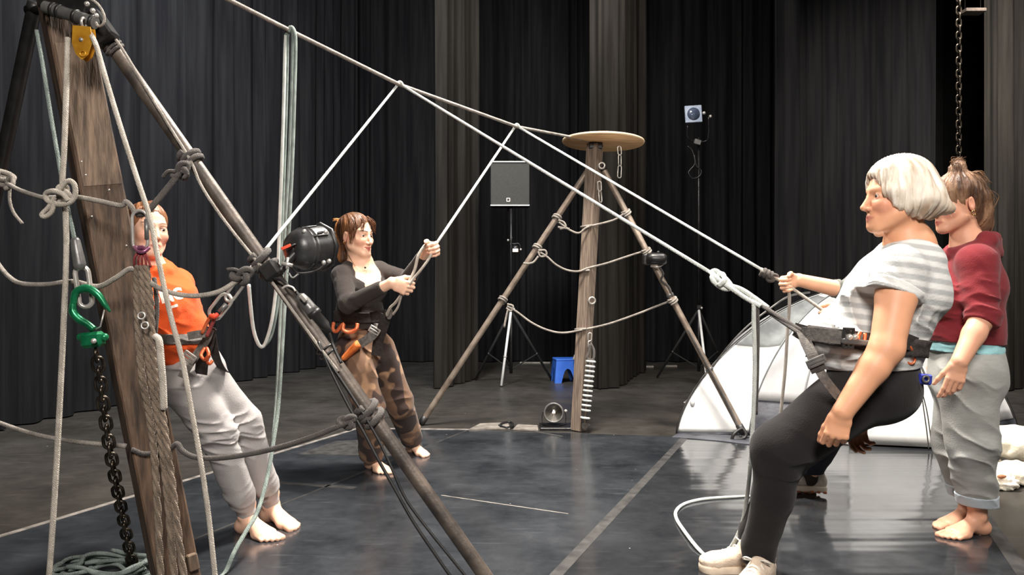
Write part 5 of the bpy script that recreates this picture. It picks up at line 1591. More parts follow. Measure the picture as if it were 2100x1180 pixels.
# =============================================================== the woman in the orange hoodie
def person_orange():
    j = dict(side=nrm((.65, .75, 0)))
    j.update(pelvis=P(366, 742, 3.20), waist=P(342, 690, 3.14), chest=P(321, 622, 3.11), top=P(310, 574, 3.12), neck=P(302, 546, 3.11))
    j.update(shL=P(362, 583, 3.26), shR=P(268, 586, 3.02), elL=P(378, 668, 3.36), elR=P(276, 682, 3.02), wrL=P(372, 742, 3.40), wrR=P(286, 742, 3.06))
    j.update(hipL=P(402, 756, 3.28), hipR=P(362, 768, 3.14), knL=P(500, 868, 3.42), knR=P(443, 884, 3.26), anL=P(556, 1012, 3.59), anR=P(500, 1044, 3.47))
    aL, aR = G(556, 1072), G(507, 1096)
    for q, a in (('L', aL), ('R', aR)):
        j['an' + q] = np.array([a[0], a[1], .085])
    base = (aL + aR) / 2
    t = thing('person', (base[0], base[1], 0), 'person in an orange hoodie and grey sweatpants leaning back barefoot behind the near mast', 'person')
    H = Head(P(303, 471, 3.09), (.72, -.69, -.03), (.05, .02, 1), .93)
    S_ = base_body(j, .95)
    head(S_, H, j['neck'] + (0, 0, -.0), .050)
    fL = nrm(G(634, 1097)[:2] - aL[:2]); fR = nrm(G(578, 1116)[:2] - aR[:2])
    foot_bare(S_, j['anL'], fL, -1, 1.08); foot_bare(S_, j['anR'], fR, 1, 1.08)
    hand(S_, j['wrL'], (.2, .05, -1), (-.6, -.4, 0), 1, .95); hand(S_, j['wrR'], (.12, 0, -1), (.5, .6, 0), -1, .95)
    S_.plane((0, 0, .002), (0, 0, -1))
    solid('body', S_.solve(RB), M['skin'], t, lambda V: skin_cols(V, H, np.array(sr(232, 186, 160)), browamt=.6))
    eyes(H, t, (78, 70, 60), (-.25, -.1))
    # hoodie
    C = Sdf()
    torso(C, j, dict(pelvis=(.158, .118), waist=(.152, .118), chest=(.150, .118), top=(.128, .085)), .06)
    for q in 'LR':
        C.cap(j['top'] + (0, 0, -.01), j['sh' + q], .075, .062, .04)
        arm(C, j, q, (.066, .058, .045), .03)
    nk = j['neck']; fwd = nrm((.75, -.65, 0))
    sd = j['side']
    ring = [nk + fwd * .075 * math.cos(a) + sd * .085 * math.sin(a) + np.array([0, 0, -.012 - .030 * math.cos(a)]) for a in np.linspace(0, 2 * math.pi, 13)]
    for a, b in zip(ring[:-1], ring[1:]):
        C.cap(a + (0, 0, .012), b + (0, 0, .012), .026, .026, .010)
    C.cap(nk - fwd * .10 + (0, 0, -.05), nk - fwd * .09 + (0, 0, .0), .05, .035, .03)
    C.cap(nk + (0, 0, .12), nk + (0, 0, .0), .060, .054, .010, 's')
    dn = nrm(j['pelvis'] - j['waist'])
    C.plane(j['pelvis'] + dn * .012 + np.array([0, 0, 0]), nrm(dn + (0, 0, -.6)))
    C.wrinkle(.009, 8, 4, (1, 1, 1.6)).wrinkle(.003, 22, 5)
    for (x, y), ax, r, wl, am in (((345, 690), (.3, 0, 1), .12, .045, .016), ((372, 640), (1, 0, .9), .10, .06, .013), ((330, 660), (.5, 0, 1), .10, .05, .014), ((370, 585), (1, 0, .6), .09, .045, .011)):
        C.fold(P(x, y, 3.02), ax, r, wl, am, 3)
    fld = C.solve(RC)
    hd = solid('hoodie', fld, M['cloth'], t, flat_col((234, 94, 44), .07))
    # printed letters wrapped on the chest
    def letters(txt, px, py, h, rot, name='lettering'):
        cu = bpy.data.curves.new('lettering', 'FONT'); cu.body = txt; cu.size = h; cu.align_x = 'CENTER'; cu.offset = .003; cu.space_character = 1.05
        cu.resolution_u = 3
        ob = bpy.data.objects.new('lettering', cu); COL.objects.link(ob)
        dg = bpy.context.evaluated_depsgraph_get(); dg.update()
        me = bpy.data.meshes.new_from_object(ob.evaluated_get(dg))
        import bmesh
        bm = bmesh.new(); bm.from_mesh(me); bmesh.ops.triangulate(bm, faces=bm.faces)
        for _ in range(2):
            bmesh.ops.subdivide_edges(bm, edges=[e for e in bm.edges if e.calc_length() > .01], cuts=1, use_grid_fill=False)
        bmesh.ops.triangulate(bm, faces=bm.faces)
        V = np.array([v.co[:] for v in bm.verts]); F = [[v.index for v in f.verts] for f in bm.faces]
        bm.free(); bpy.data.objects.remove(ob); bpy.data.curves.remove(cu)
        fw = nrm((.62, -.78, 0)); rt = nrm((.78, .62, 0))
        up = np.array([0, 0, 1.]); rt, up = rt * math.cos(rot) + up * math.sin(rot), up * math.cos(rot) - rt * math.sin(rot)
        c = P(px, py, 2.9)
        W_ = c + V[:, :1] * rt + V[:, 1:2] * up
        W_ = fld.project(W_, -fw, .6)
        F2 = [tuple(f) for f in F]
        mesh_obj(name, W_, F2, M['letter'], hd, smooth=False)
    letters('UNC', 364, 620, .060, .22)
    bar = MB()
    # straight band under the letters
    pts = [P(362 + dx, 634 - dx * .24, 2.9) for dx in np.linspace(8, 26, 10)]
    fw = nrm((.62, -.78, 0))
    pr = fld.project(np.array(pts), -fw, .6)
    bar.tube(pr, .005, flat=(.003, .010), up=fw); bar.build('print_bar', M['letter'], hd, smooth=False)
    # sweatpants
    L = Sdf()
    L.fcap(j['pelvis'] + (0, 0, .02), (j['hipL'] + j['hipR']) / 2 + (0, 0, -.02), (.155, .112), (.165, .115), j['side'], .04)
    for q in 'LR':
        d = nrm(j['an' + q] - j['kn' + q])
        L.cap(j['hip' + q], j['kn' + q], .096, .074, .035)
        e = j['an' + q] - d * .06
        L.cap(j['kn' + q], e - d * .06, .073, .060, .03)
        L.cap(e - d * .07, e - d * .015, .058, .050, .02)
        L.cap(e - d * .02, e + d * .05, .0415, .0405, .012)
        L.lplane(e + d * .05, d, e + d * .05, .12)
        L.fold(j['kn' + q] + (-.01, -.06, .0), nrm((.3, 0, 1)), .085, .034, .011, 7)
        L.fold(j['kn' + q] + (.03, -.03, -.08), nrm((.2, 0, 1)), .07, .034, .009, 8)
        L.fold(e - d * .05, d, .07, .035, .007, 9)
    L.fold(P(372, 770, 3.05), (.5, 0, 1), .09, .04, .010, 5)
    L.wrinkle(.005, 8, 2)
    L.plane(j['pelvis'] + (0, 0, .05), (0, 0, 1))
    lf = L.solve(RC)
    def lc(V):
        c = flat_col((168, 164, 163), .06)(V)
        return c
    solid('sweatpants', lf, M['cloth'], t, lc)
    # hair pulled back
    Hh = Sdf(); e = H.e
    e(Hh, (0, -.018, .036), (.080, .098, .086), .02)
    e(Hh, (0, -.085, .03), (.045, .035, .04), .03)
    e(Hh, (0, .095, -.030), (.064, .062, .100), .02, 's')
    e(Hh, (0, .0, -.10), (.12, .12, .07), .02, 's')
    strands(Hh, H, 30, .0018, 2, (0, -.09, .05))
    hr = solid('hair', Hh.solve(.0034), M['hair'], t, hair_cols(H, [(74, 44, 30), (112, 72, 48), (150, 104, 72)], 2, (0, -.09, .05)))
    wisps(H, hr, M['hair'], [[(.03, .07, .095), (.05, .085, .105), (.065, .088, .085)], [(.05, .05, .09), (.072, .06, .075), (.076, .062, .045)], [(.0, .07, .11), (.03, .09, .115), (.05, .092, .1)]], col=(150, 100, 70), n=4)
    # harness
    hs = fld.shell(.009, P(346, 690, 3.12), nrm((.10, 0, 1)), .020, P(346, 690, 3.14), .30)
    hn = solid('harness', hs, M['webbing'], t)
    tie = P(432, 672, 3.04)
    ribbon([P(385, 690, 2.98), P(405, 686, 2.99), P(424, 684, 3.02)], .030, M['webbing'], hn, 'front_strap')
    ribbon([tie + (.0, 0, -.005), P(424, 696, 3.04), P(412, 715, 3.05), P(396, 738, 3.03), P(386, 752, 3.0), P(372, 775, 2.98)], .032, M['webbing'], hn, 'leg_strap')
    ribbon([tie, P(436, 700, 3.08), P(442, 730, 3.12), P(452, 752, 3.20), P(462, 762, 3.28)], .036, M['webbing_dark'], hn, 'leg_strap')
    ribbon([tie, P(426, 705, 3.07), P(416, 735, 3.09), P(412, 768, 3.10)], .05, M['webbing_dark'], hn, 'leg_strap')
    buckle(P(388, 733, 3.0), P(396, 722, 3.) - P(380, 744, 3.), hn, .045, .026)
    MB().tube(spline([P(420, 715, 3.02), P(412, 728, 3.0), P(420, 738, 3.0), P(428, 728, 3.0), P(424, 714, 3.02)], 6), .007, 8).build('gear_loop', M['orange_metal'], hn)
    MB().tube(spline([P(430, 730, 3.02), P(424, 740, 3.01), P(430, 747, 3.02), P(436, 740, 3.03)], 6), .006, 8).build('gear_loop', M['orange_metal'], hn)
    return j
JA = person_orange()
# carabiners between the orange harness and the rope
t = thing('carabiner', P(470, 605, 3.0), 'thin steel carabiner at the rope end above the orange hoodie harness', 'carabiner')
MB().oval(P(496, 576, 3.0), P(466, 617, 3.0), .034, .006, (0, -1, .1), 8).build('body', M['steel'], t)
t = thing('carabiner', P(450, 640, 3.0), 'large oval steel carabiner above the belay loop of the orange hoodie wearer', 'carabiner')
MB().oval(P(470, 606, 3.0), P(434, 652, 3.0), .050, .0065, (.1, -1, .1), 9).build('body', M['steel'], t)
MB().cyl(P(464, 624, 2.985), P(450, 640, 2.985), .009, seg=12).build('gate_sleeve', M['grey_metal'], t)
t = thing('belay_sling', P(430, 670, 3.0), 'red and grey sling joining the orange wearer harness to the oval carabiner', 'sling')
MB().tube(spline([P(440, 645, 2.99), P(428, 656, 2.99), P(414, 684, 3.0)], 6), .007, 8).build('sling_side', M['orange_metal'], t)
MB().tube(spline([P(442, 647, 2.99), P(436, 664, 3.0), P(424, 690, 3.02)], 6), .007, 8).build('sling_side', M['maroon_sling'], t)
MB().tube(spline([P(432, 648, 2.98), P(440, 650, 2.97), P(446, 645, 2.98)], 6), .009, 8).build('wrap', M['red'], t)

# =============================================================== the woman in the black top
def person_black():
    j = dict(side=nrm((.70, .70, 0)))
    j.update(pelvis=P(742, 706, 4.60), waist=P(738, 650, 4.57), chest=P(737, 590, 4.55), top=P(738, 553, 4.56), neck=P(737, 532, 4.54))
    j.update(shR=P(701, 566, 4.44), shL=P(777, 556, 4.68), elR=P(714, 624, 4.27), elL=P(836, 574, 4.52))
    ropeR, ropeL = P(833, 590, 4.175), P(890, 512, 4.21)
    dR = nrm((.95, -.05, .28)); nR = nrm((-.1, 1, .1)); dL = nrm((.80, -.35, .45)); nL = nrm((.35, -.85, -.1))
    tR = nrm(ropeL - ropeR)
    dR = nrm(dR - tR * (dR @ tR) * .8); dL = nrm(dL - tR * (dL @ tR) * .7)
    nR = nrm(nR - dR * (nR @ dR)); nL = nrm(nL - dL * (nL @ dL))
    j.update(wrR=ropeR - dR * .078 - nR * .022, wrL=ropeL - dL * .078 - nL * .022)
    j.update(hipR=P(722, 722, 4.53), hipL=P(774, 718, 4.68), knR=P(757, 838, 4.42), knL=P(818, 826, 4.76))
    aR, aL = G(763, 964), G(846, 930)
    j.update(anR=aR + (0, 0, .085), anL=aL + (0, 0, .085))
    base = (aL + aR) / 2
    t = thing('person', (base[0], base[1], 0), 'person in a black V-neck top and mottled brown trousers gripping the pale rope barefoot', 'person')
    H = Head(P(731, 482, 4.52), (.83, -.53, -.10), (-.02, -.02, 1), 1.05)
    S_ = base_body(j, .98)
    head(S_, H, j['neck'] + (0, 0, .005), .050, smile=1.4)
    # upper chest and collar bones that show in the neckline
    fw = nrm((.70, -.70, 0))
    S_.fcap(j['top'] + fw * .045 + (0, 0, -.02), j['chest'] + fw * .05, (.10, .055), (.10, .055), j['side'], .03)
    for k in (-1, 1):
        S_.ell(j['chest'] + fw * .074 + j['side'] * .055 * k + (0, 0, .0), np.eye(3), (.058, .058, .058), .05)
    hand(S_, j['wrR'], dR, nR, -1, 1.05, curl=(1.15, 1.25, .9), thumb=(.5, .5, .75), tb=.5)
    hand(S_, j['wrL'], dL, nL, 1, 1.05, curl=(1.15, 1.25, .9), thumb=(.5, .5, .75), tb=.5)
    foot_bare(S_, j['anR'], G(812, 980)[:2] - aR[:2], 1, .97); foot_bare(S_, j['anL'], G(896, 945)[:2] - aL[:2], -1, .97)
    S_.plane((0, 0, .002), (0, 0, -1))
    solid('body', S_.solve(RB), M['skin'], t, lambda V: skin_cols(V, H, np.array(sr(236, 192, 164)), lips=(176, 84, 80), brow=(62, 40, 28), smile=1.4))
    eyes(H, t, (70, 52, 38), (.1, -.15))
    C = Sdf()
    torso(C, j, dict(pelvis=(.150, .110), waist=(.138, .108), chest=(.142, .108), top=(.122, .078)), .05)
    for k in (-1, 1):
        C.ell(j['chest'] + fw * .075 + j['side'] * .07 * k + (0, 0, -.005), np.eye(3), (.062, .062, .062), .04)
    for q in 'LR':
        C.cap(j['top'] + (0, 0, -.008), j['sh' + q], .058, .057, .03)
        C.cap(j['sh' + q], j['el' + q], .057, .049, .025)
        e = j['wr' + q] * .80 + j['el' + q] * .20
        d = nrm(e - j['el' + q])
        C.cap(j['el' + q], e, .047, .036, .02); C.lplane(e, d, e, .09)
        C.fold(j['el' + q], d, .07, .03, .005, 5)
    # the V of the neckline, open at the front
    vt = P(763, 600, 4.44)
    nk = j['neck'] + (0, 0, .01)
    C.cap(nk + (0, 0, .09), nk + (0, 0, -.02), .075, .058, .006, 's')
    for k in range(9):
        u = k / 8
        c = nk * (1 - u) + (vt + fw * .03) * u
        C.cap(c - fw * .06 * u, c + fw * .16, .064 * (1 - u) + .004, .068 * (1 - u) + .005, .003, 's')
    C.wrinkle(.0035, 9, 3).wrinkle(.0018, 26, 6)
    C.fold(P(735, 640, 4.45), (.2, 0, 1), .12, .045, .007, 4)
    C.fold(P(705, 580, 4.4), (1, 0, .6), .07, .035, .004, 7)
    C.plane(P(742, 672, 4.6), (-.06, 0, -1))
    fld = C.solve(RC)
    tp = solid('top', fld, M['cloth'], t, flat_col((52, 47, 45), .08))
    # scalloped lace along the neckline
    MB().tube(spline([P(712, 520, 4.40), P(725, 530, 4.41), P(736, 545, 4.42), P(746, 562, 4.43), P(757, 578, 4.44), P(765, 584, 4.44), P(764, 566, 4.47), P(760, 545, 4.49), P(757, 528, 4.52)], 5), .004, 6) if False else None
    MB().tube(spline([P(714, 522, 4.49), P(728, 545, 4.44), P(742, 556, 4.425), P(752, 552, 4.44), P(758, 534, 4.5)], 8), .0012, 5).build('necklace', M['gold'], t)
    MB().ball(P(749, 549, 4.425), .006, 10, 8).build('pendant', M['black_metal'], t)
    MB().ring(H.w(.082, -.008, -.044), H.f, .007, .0018, 14, 6).build('earring', M['gold'], t)
    # trousers
    L = Sdf()
    L.fcap(j['pelvis'] + (0, 0, .06), (j['hipL'] + j['hipR']) / 2 + (0, 0, -.03), (.142, .108), (.165, .125), j['side'], .04)
    for q in 'LR':
        d = nrm(j['an' + q] - j['kn' + q])
        L.cap(j['hip' + q], j['kn' + q], .105, .085, .035)
        e = j['an' + q] - d * (.0 if q == 'R' else .02)
        L.cap(j['kn' + q], e + d * .04, .085, .072, .03)
        L.lplane(e - d * .015, d, e, .16)
        L.fold(j['kn' + q] + (0, -.07, -.02), nrm((.3, 0, 1)), .12, .06, .009, 7)
        L.fold(e + (0, -.05, .08), nrm((.1, 0, 1)), .08, .05, .008, 8)
    L.fold(P(765, 740, 4.45), (1, 0, .6), .13, .06, .010, 5)
    L.wrinkle(.007, 6, 2)
    L.plane(P(742, 668, 4.6), (0.06, 0, 1))
    lf = L.solve(RC)
    def camo(V):
        n1 = fbm(V * np.array([1, 1, .8]), 13.5, 14, 2); n2 = fbm(V, 15, 23, 2)
        a = np.array(sr(106, 82, 66)); b = np.array(sr(56, 44, 41)); d = np.array(sr(152, 120, 94))
        w = np.clip((n1 - .535) / .04, 0, 1)[:, None]; w2 = np.clip((n2 - .55) / .10, 0, 1)[:, None]
        return a * (1 - w2) * (1 - w) + d * w2 * (1 - w) + b * w
    solid('trousers', lf, M['cloth'], t, camo)
    # hair: fringe, half-up, tail down the back
    Hh = Sdf(); e = H.e
    e(Hh, (0, -.020, .038), (.080, .100, .086), .02)
    e(Hh, (0, -.080, .02), (.060, .045, .07), .03)
    H.c(Hh, (0, -.115, .035), (0, -.120, -.05), .034, .040, .03); H.c(Hh, (0, -.118, -.05), (0, -.095, -.14), .040, .026, .03)
    e(Hh, (0, .104, -.022), (.066, .062, .098), .02, 's')
    e(Hh, (0, .03, -.09), (.11, .07, .085), .02, 's')
    for x in (-1, 1):
        e(Hh, (x * .085, -.006, -.018), (.02, .024, .034), .012, 's')
    strands(Hh, H, 26, .0024, 4, (0, -.10, .07))
    hr = solid('hair', Hh.solve(.0034), M['hair'], t, hair_cols(H, [(52, 34, 24), (84, 56, 38), (122, 82, 52)], 4, (0, -.10, .07), extra=lambda q, c: c + (np.array(sr(206, 140, 84)) - c) * np.clip((-q[:, 1] - .085) / .03, 0, .8)[:, None]))  # orange light on the tail is put into the hair colour
    wisps(H, hr, M['hair'], [[(.02, .055, .105), (.036, .086, .075), (.048, .082, .03)], [(-.02, .055, .105), (-.036, .085, .07), (-.056, .074, .02)], [(.045, .03, .095), (.066, .055, .05), (.068, .05, -.02)], [(.055, .01, .09), (.078, .035, .04), (.074, .03, -.05)]], col=(104, 66, 42), n=16, r=.0013, jit=.007)
    wisps(H, hr, M['hair'], [[(0, -.09, .085), (-.03, -.125, .085), (-.05, -.15, .075)], [(.0, -.09, .08), (.03, -.13, .078), (.02, -.16, .072)]], col=(216, 156, 100), n=7, r=.002, seed=5)
    # harness with orange padding
    hs = fld.shell(.010, P(740, 650, 4.57), nrm((.05, 0, 1)), .030, P(740, 650, 4.56), .26)
    hn = solid('harness', hs, M['webbing_dark'], t)
    MB().tube(spline([P(684, 663, 4.42), P(683, 676, 4.38), P(690, 680, 4.37), P(700, 668, 4.36), P(706, 664, 4.36)], 6), .011, 8).build('gear_loop', M['orange_metal'], hn)
    MB().tube(spline([P(704, 665, 4.36), P(704, 677, 4.35), P(716, 682, 4.35), P(730, 676, 4.35), P(733, 664, 4.36)], 6), .011, 8).build('gear_loop', M['orange_metal'], hn)
    ribbon([P(776, 664, 4.40), P(772, 678, 4.38), P(757, 694, 4.36), P(738, 706, 4.36)], .050, M['webbing'], hn, 'leg_strap')
    buckle(P(768, 678, 4.36), P(774, 670, 4.36) - P(762, 690, 4.36), hn, .055, .03)
    pm = Sdf(); pd = nrm(P(730, 706, 4.36) - P(708, 735, 4.40))
    pm.fcap(P(735, 706, 4.40), P(708, 733, 4.42), (.024, .05), (.018, .05), np.cross(pd, (0, -1, 0)), .01)
    solid('leg_padding', pm.solve(.0046), M['orange_pad'], hn)
    ribbon([P(792, 646, 4.33), P(786, 668, 4.36), P(776, 700, 4.42), P(772, 730, 4.45)], .06, M['webbing_dark'], hn, 'leg_strap')
    ribbon([P(760, 650, 4.42), P(776, 647, 4.38), P(793, 644, 4.32)], .05, M['webbing_dark'], hn, 'front_strap')
    ribbon([P(793, 640, 4.31), P(798, 652, 4.31), P(802, 640, 4.30), P(796, 634, 4.30)], .02, M['webbing'], hn, 'belay_loop')
    return j
JB = person_black()

# =============================================================== the white-haired woman in front
def person_white():
    j = dict(side=np.array([.0, -1., 0]))
    j.update(pelvis=P(1784, 768, 2.78), waist=P(1786, 690, 2.76), chest=P(1845, 592, 2.74), top=P(1866, 530, 2.73), neck=P(1868, 500, 2.72))
    j.update(shL=P(1850, 545, 2.58), shR=P(1862, 545, 2.88), elL=P(1818, 716, 2.50), elR=P(1826, 722, 2.97), wrL=P(1728, 846, 2.48), wrR=P(1772, 846, 2.93))
    j.update(hipL=P(1790, 790, 2.68), hipR=P(1795, 790, 2.88), knL=P(1598, 922, 2.70), knR=P(1604, 930, 2.90))
    aL, aR = G(1556, 1200), G(1548, 1168)
    j.update(anL=aL + (0.0, 0, .085), anR=aR + (0, 0, .085))
    base = (aL + aR) / 2
    t = thing('person', (base[0], base[1], 0), 'person with a white bob in grey striped tee and black leggings leaning back', 'person')
    H = Head(P(1838, 402, 2.70), (-1, -.02, -.04), (-.02, 0, 1), 1.05)
    S_ = base_body(j, 1.12)
    head(S_, H, P(1860, 500, 2.72), .060)
    S_.cap(P(1868, 505, 2.72), P(1868, 530, 2.72), .075, .10, .04)
    # bare forearms and upper arms
    S_.cap(j['shL'], j['elL'] * .35 + j['shL'] * .65, .060, .057, .03); S_.cap(j['elL'] * .35 + j['shL'] * .65, j['elL'], .057, .044, .03)
    m_ = j['elL'] * .7 + j['wrL'] * .3
    S_.cap(j['elL'], m_, .045, .045, .02); S_.cap(m_, j['wrL'], .045, .028, .02)
    S_.ell(j['elL'] + (.022, -.005, .01), np.eye(3), (.022, .03, .03), .02)
    hand(S_, j['wrL'], nrm((-.30, -.05, -1)), nrm((.35, 1, 0)), 1, .98, curls=[(.75, .8, .5), (.9, .9, .6), (1.0, 1.0, .7), (1.1, 1.0, .7)], thumb=(.85, .25, .45), tb=.2)
    hand(S_, j['wrR'], nrm((-.30, .0, -1)), nrm((.3, -1, 0)), -1, 1.0, curls=[(.35, .5, .4), (.5, .6, .4), (.6, .65, .5), (.7, .7, .5)], thumb=(.7, .5, .4), tb=.15)
    S_.plane((0, 0, .06), (0, 0, -1))
    def cc(V):
        c = skin_cols(V, H, np.array(sr(210, 154, 120)), lips=(176, 104, 92), brow=(170, 140, 120), browamt=.3)
        return c
    solid('body', S_.solve(RB), M['skin'], t, cc)
    eyes(H, t, (70, 60, 52), (0, -.1))
    # loose striped tee
    C = Sdf()
    torso(C, j, dict(pelvis=(.185, .150), waist=(.178, .152), chest=(.185, .148), top=(.165, .098)), .06)
    C.ell(P(1715, 706, 2.74), np.eye(3), (.075, .15, .085), .07); C.fcap(P(1762, 700, 2.76), P(1768, 760, 2.76), (.17, .150), (.175, .160), j['side'], .05)          # cloth pulled forward over the belt
    C.ell(P(1785, 615, 2.66), np.eye(3), (.085, .085, .085), .05); C.ell(P(1785, 615, 2.82), np.eye(3), (.085, .085, .085), .05)
    for q in 'LR':
        C.cap(j['top'] + (0, 0, -.01), j['sh' + q], .078, .075, .04)
    slv = P(1826, 602, 2.555)
    C.fcap(P(1848, 548, 2.57), slv, (.080, .072), (.078, .066), (1, 0, .2), .03)
    d = nrm(slv - P(1848, 545, 2.57)); C.lplane(slv, nrm(d + (.05, 0, -.1)), slv + d * .04, .115)
    slr = P(1832, 604, 2.93); C.fcap(P(1858, 550, 2.89), slr, (.080, .072), (.074, .066), (1, 0, .2), .03); C.lplane(slr, nrm(slr - P(1858, 550, 2.89)), slr + (0, .03, -.04), .10)
    C.cap(P(1862, 440, 2.71), P(1860, 496, 2.72), .080, .078, .01, 's')
    C.wrinkle(.006, 6, 3).wrinkle(.003, 18, 9)
    for (x, y, Y), ax, r, wl, am in (((1760, 655, 2.6), (.35, 0, 1), .13, .045, .018), ((1700, 660, 2.62), (.45, 0, 1), .09, .035, .013), ((1860, 620, 2.58), (1, 0, .35), .09, .05, .011), ((1880, 660, 2.6), (.5, 0, 1), .10, .055, .009), ((1800, 560, 2.56), (.9, 0, .9), .08, .05, .007), ((1730, 730, 2.6), (.2, 0, 1), .10, .05, .010), ((1850, 735, 2.62), (.2, 0, 1), .08, .04, .009)):
        C.fold(P(x, y, Y), ax, r, wl, am, int(x))
    C.plane(P(1775, 752, 2.75), (.03, 0, -1))
    fld = C.solve(RC)
    axs = nrm((.12, 0, 1))
    def tee(V):
        s = (V - j['waist']) @ axs
        w = .5 + .5 * np.sin(s * 2 * math.pi / .036)
        w = np.clip((w - .35) / .3, 0, 1)[:, None]
        c = np.array(sr(168, 170, 170)) * (1 - w) + np.array(sr(208, 208, 206)) * w
        return c * (.93 + .14 * fbm(V, 30, 5, 2)[:, None])
    ts = solid('tshirt', fld, M['cloth'], t, tee)
    cuff = fld.shell(.0025, slv - d * .018, d, .016, slv, .105)
    solid('sleeve_cuff', cuff, M['cloth'], ts, flat_col((206, 206, 204), .05))
    # leggings
    L = Sdf()
    L.fcap(j['pelvis'] + (0, 0, .05), (j['hipL'] + j['hipR']) / 2 + (0, 0, -.02), (.180, .142), (.185, .140), j['side'], .04)
    L.ell(P(1812, 796, 2.70), np.eye(3), (.105, .115, .108), .05); L.ell(P(1812, 796, 2.86), np.eye(3), (.105, .115, .108), .05)
    for q in 'LR':
        L.cap(j['hip' + q] + (-.02, 0, -.005), j['kn' + q], .122, .090, .05)
        m_ = j['kn' + q] * .6 + j['an' + q] * .4
        d = nrm(j['an' + q] - j['kn' + q])
        L.cap(j['kn' + q], m_ + (.008, 0, 0), .090, .068, .04); L.cap(m_ + (.008, 0, 0), j['an' + q] + (0, 0, .06), .069, .060, .03); L.cap(j['an' + q] + (0, 0, .06), j['an' + q] + (0, 0, -.03), .060, .058, .02)
        L.lplane(j['an' + q] + (0, 0, -.002), (0, 0, -1), j['an' + q], .16)
        L.fold(j['kn' + q] + (.03, -.08, -.04), nrm((.5, 0, .9)), .09, .05, .006, 5)
        L.fold(j['an' + q] + (0, -.04, .15), (0, 0, 1), .07, .05, .004, 6)
    L.wrinkle(.0035, 7, 4)
    L.plane(P(1780, 738, 2.75), (0, 0, 1))
    lg = solid('leggings', L.solve(RC), M['cloth'], t, flat_col((32, 30, 31), .10))
    # bob, swinging back
    Hh = Sdf(); e = H.e
    e(Hh, (0, -.014, .042), (.088, .108, .092), .02)
    H.c(Hh, (0, -.03, .03), (0, -.040, -.020), .088, .090, .04)
    e(Hh, (0, -.075, -.010), (.092, .065, .062), .04)
    H.c(Hh, (.0, -.105, -.015), (.0, -.160, -.050), .050, .018, .035)
    H.c(Hh, (.05, -.085, -.02), (.055, -.145, -.052), .040, .016, .03); H.c(Hh, (-.05, -.085, -.02), (-.055, -.145, -.052), .040, .016, .03)
    e(Hh, (0, .110, -.012), (.068, .056, .092), .015, 's')
    e(Hh, (0, .045, -.150), (.16, .12, .095), .012, 's')
    for x in (-1, 1):
        yo = -.022 if x > 0 else 0
        H.c(Hh, (x * .056, .046 + yo, .078), (x * .071, .046 + yo, .010), .024, .022, .02); H.c(Hh, (x * .072, .046 + yo, .010), (x * .074, .030 + yo, -.036), .022, .012, .02)
        H.c(Hh, (x * .074, .015, .010), (x * .078, .000, -.045), .026, .016, .02)
    e(Hh, (0, -.03, -.105), (.066, .085, .045), .012, 's')
    strands(Hh, H, 22, .0035, 7, (0, .01, .13))
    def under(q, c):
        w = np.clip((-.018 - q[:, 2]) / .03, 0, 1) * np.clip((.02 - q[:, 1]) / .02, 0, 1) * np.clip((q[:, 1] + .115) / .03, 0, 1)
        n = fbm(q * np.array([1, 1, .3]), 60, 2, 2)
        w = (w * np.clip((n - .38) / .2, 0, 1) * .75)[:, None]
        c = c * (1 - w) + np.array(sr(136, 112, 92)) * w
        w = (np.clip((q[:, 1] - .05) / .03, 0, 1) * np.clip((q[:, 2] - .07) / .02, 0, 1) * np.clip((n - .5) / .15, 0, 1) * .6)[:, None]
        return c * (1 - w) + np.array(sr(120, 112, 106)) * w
    hr = solid('hair', Hh.solve(.0034), M['hair'], t, hair_cols(H, [(176, 156, 136), (216, 204, 188), (236, 228, 216)], 6, (0, .01, .13), extra=under))
    wisps(H, hr, M['hair'], [[(.0, -.10, -.02), (.0, -.15, -.046), (.0, -.185, -.058)], [(.05, -.09, -.03), (.05, -.14, -.056), (.05, -.172, -.060)], [(.085, .045, .06), (.088, .036, .01), (.084, .030, -.048)], [(.088, .02, .05), (.094, .012, -.01), (.088, .012, -.062)], [(.08, -.04, -.04), (.085, -.07, -.075), (.08, -.09, -.085)]], col=(236, 226, 212), n=16, r=.0011, jit=.008)
    # trainers and socks
    shoe('trainer', G(1545, 1172), (-1, -.02), t, M['shoe_beige'], M['sole_beige'], 1.05, 0.)
    shoe('trainer', G(1560, 1206), (-.62, -.78), t, M['shoe_beige'], M['sole_beige'], 1.05, 0.)
    for q in 'LR':
        K = Sdf(); K.cap(j['an' + q] + (0, 0, .05), j['an' + q] + (0, 0, -.02), .047, .046, .01)
        K.fold(j['an' + q] + (0, 0, .03), (0, 0, 1), .08, .016, .004, 3)
        solid('sock', K.solve(.0042), M['sock'], t)
    # harness
    bn = nrm(P(1880, 716, 2.76) - P(1700, 692, 2.76)); up = np.cross(bn, (0, 1, 0)); up = up if up[2] > 0 else -up
    hs = fld.shell(.010, P(1800, 703, 2.76), up, .030, P(1800, 703, 2.76), .40)
    hn = solid('harness', hs, M['webbing_dark'], t)
    tie = P(1645, 684, 2.66)
    ribbon([tie, P(1668, 686, 2.60), P(1700, 690, 2.56), P(1735, 694, 2.55), P(1775, 700, 2.55)], .044, M['webbing'], hn, 'front_strap')
    ribbon([tie + (.01, .1, .01), P(1668, 684, 2.85), P(1690, 680, 2.92)], .044, M['webbing_dark'], hn, 'front_strap')
    ribbon([tie, P(1652, 700, 2.62), P(1664, 725, 2.58), P(1676, 752, 2.56)], .038, M['webbing'], hn, 'leg_strap')
    ribbon([P(1676, 752, 2.55), P(1690, 776, 2.54), P(1708, 800, 2.54), P(1728, 822, 2.56), P(1752, 846, 2.62)], .030, M['webbing'], hn, 'leg_strap')
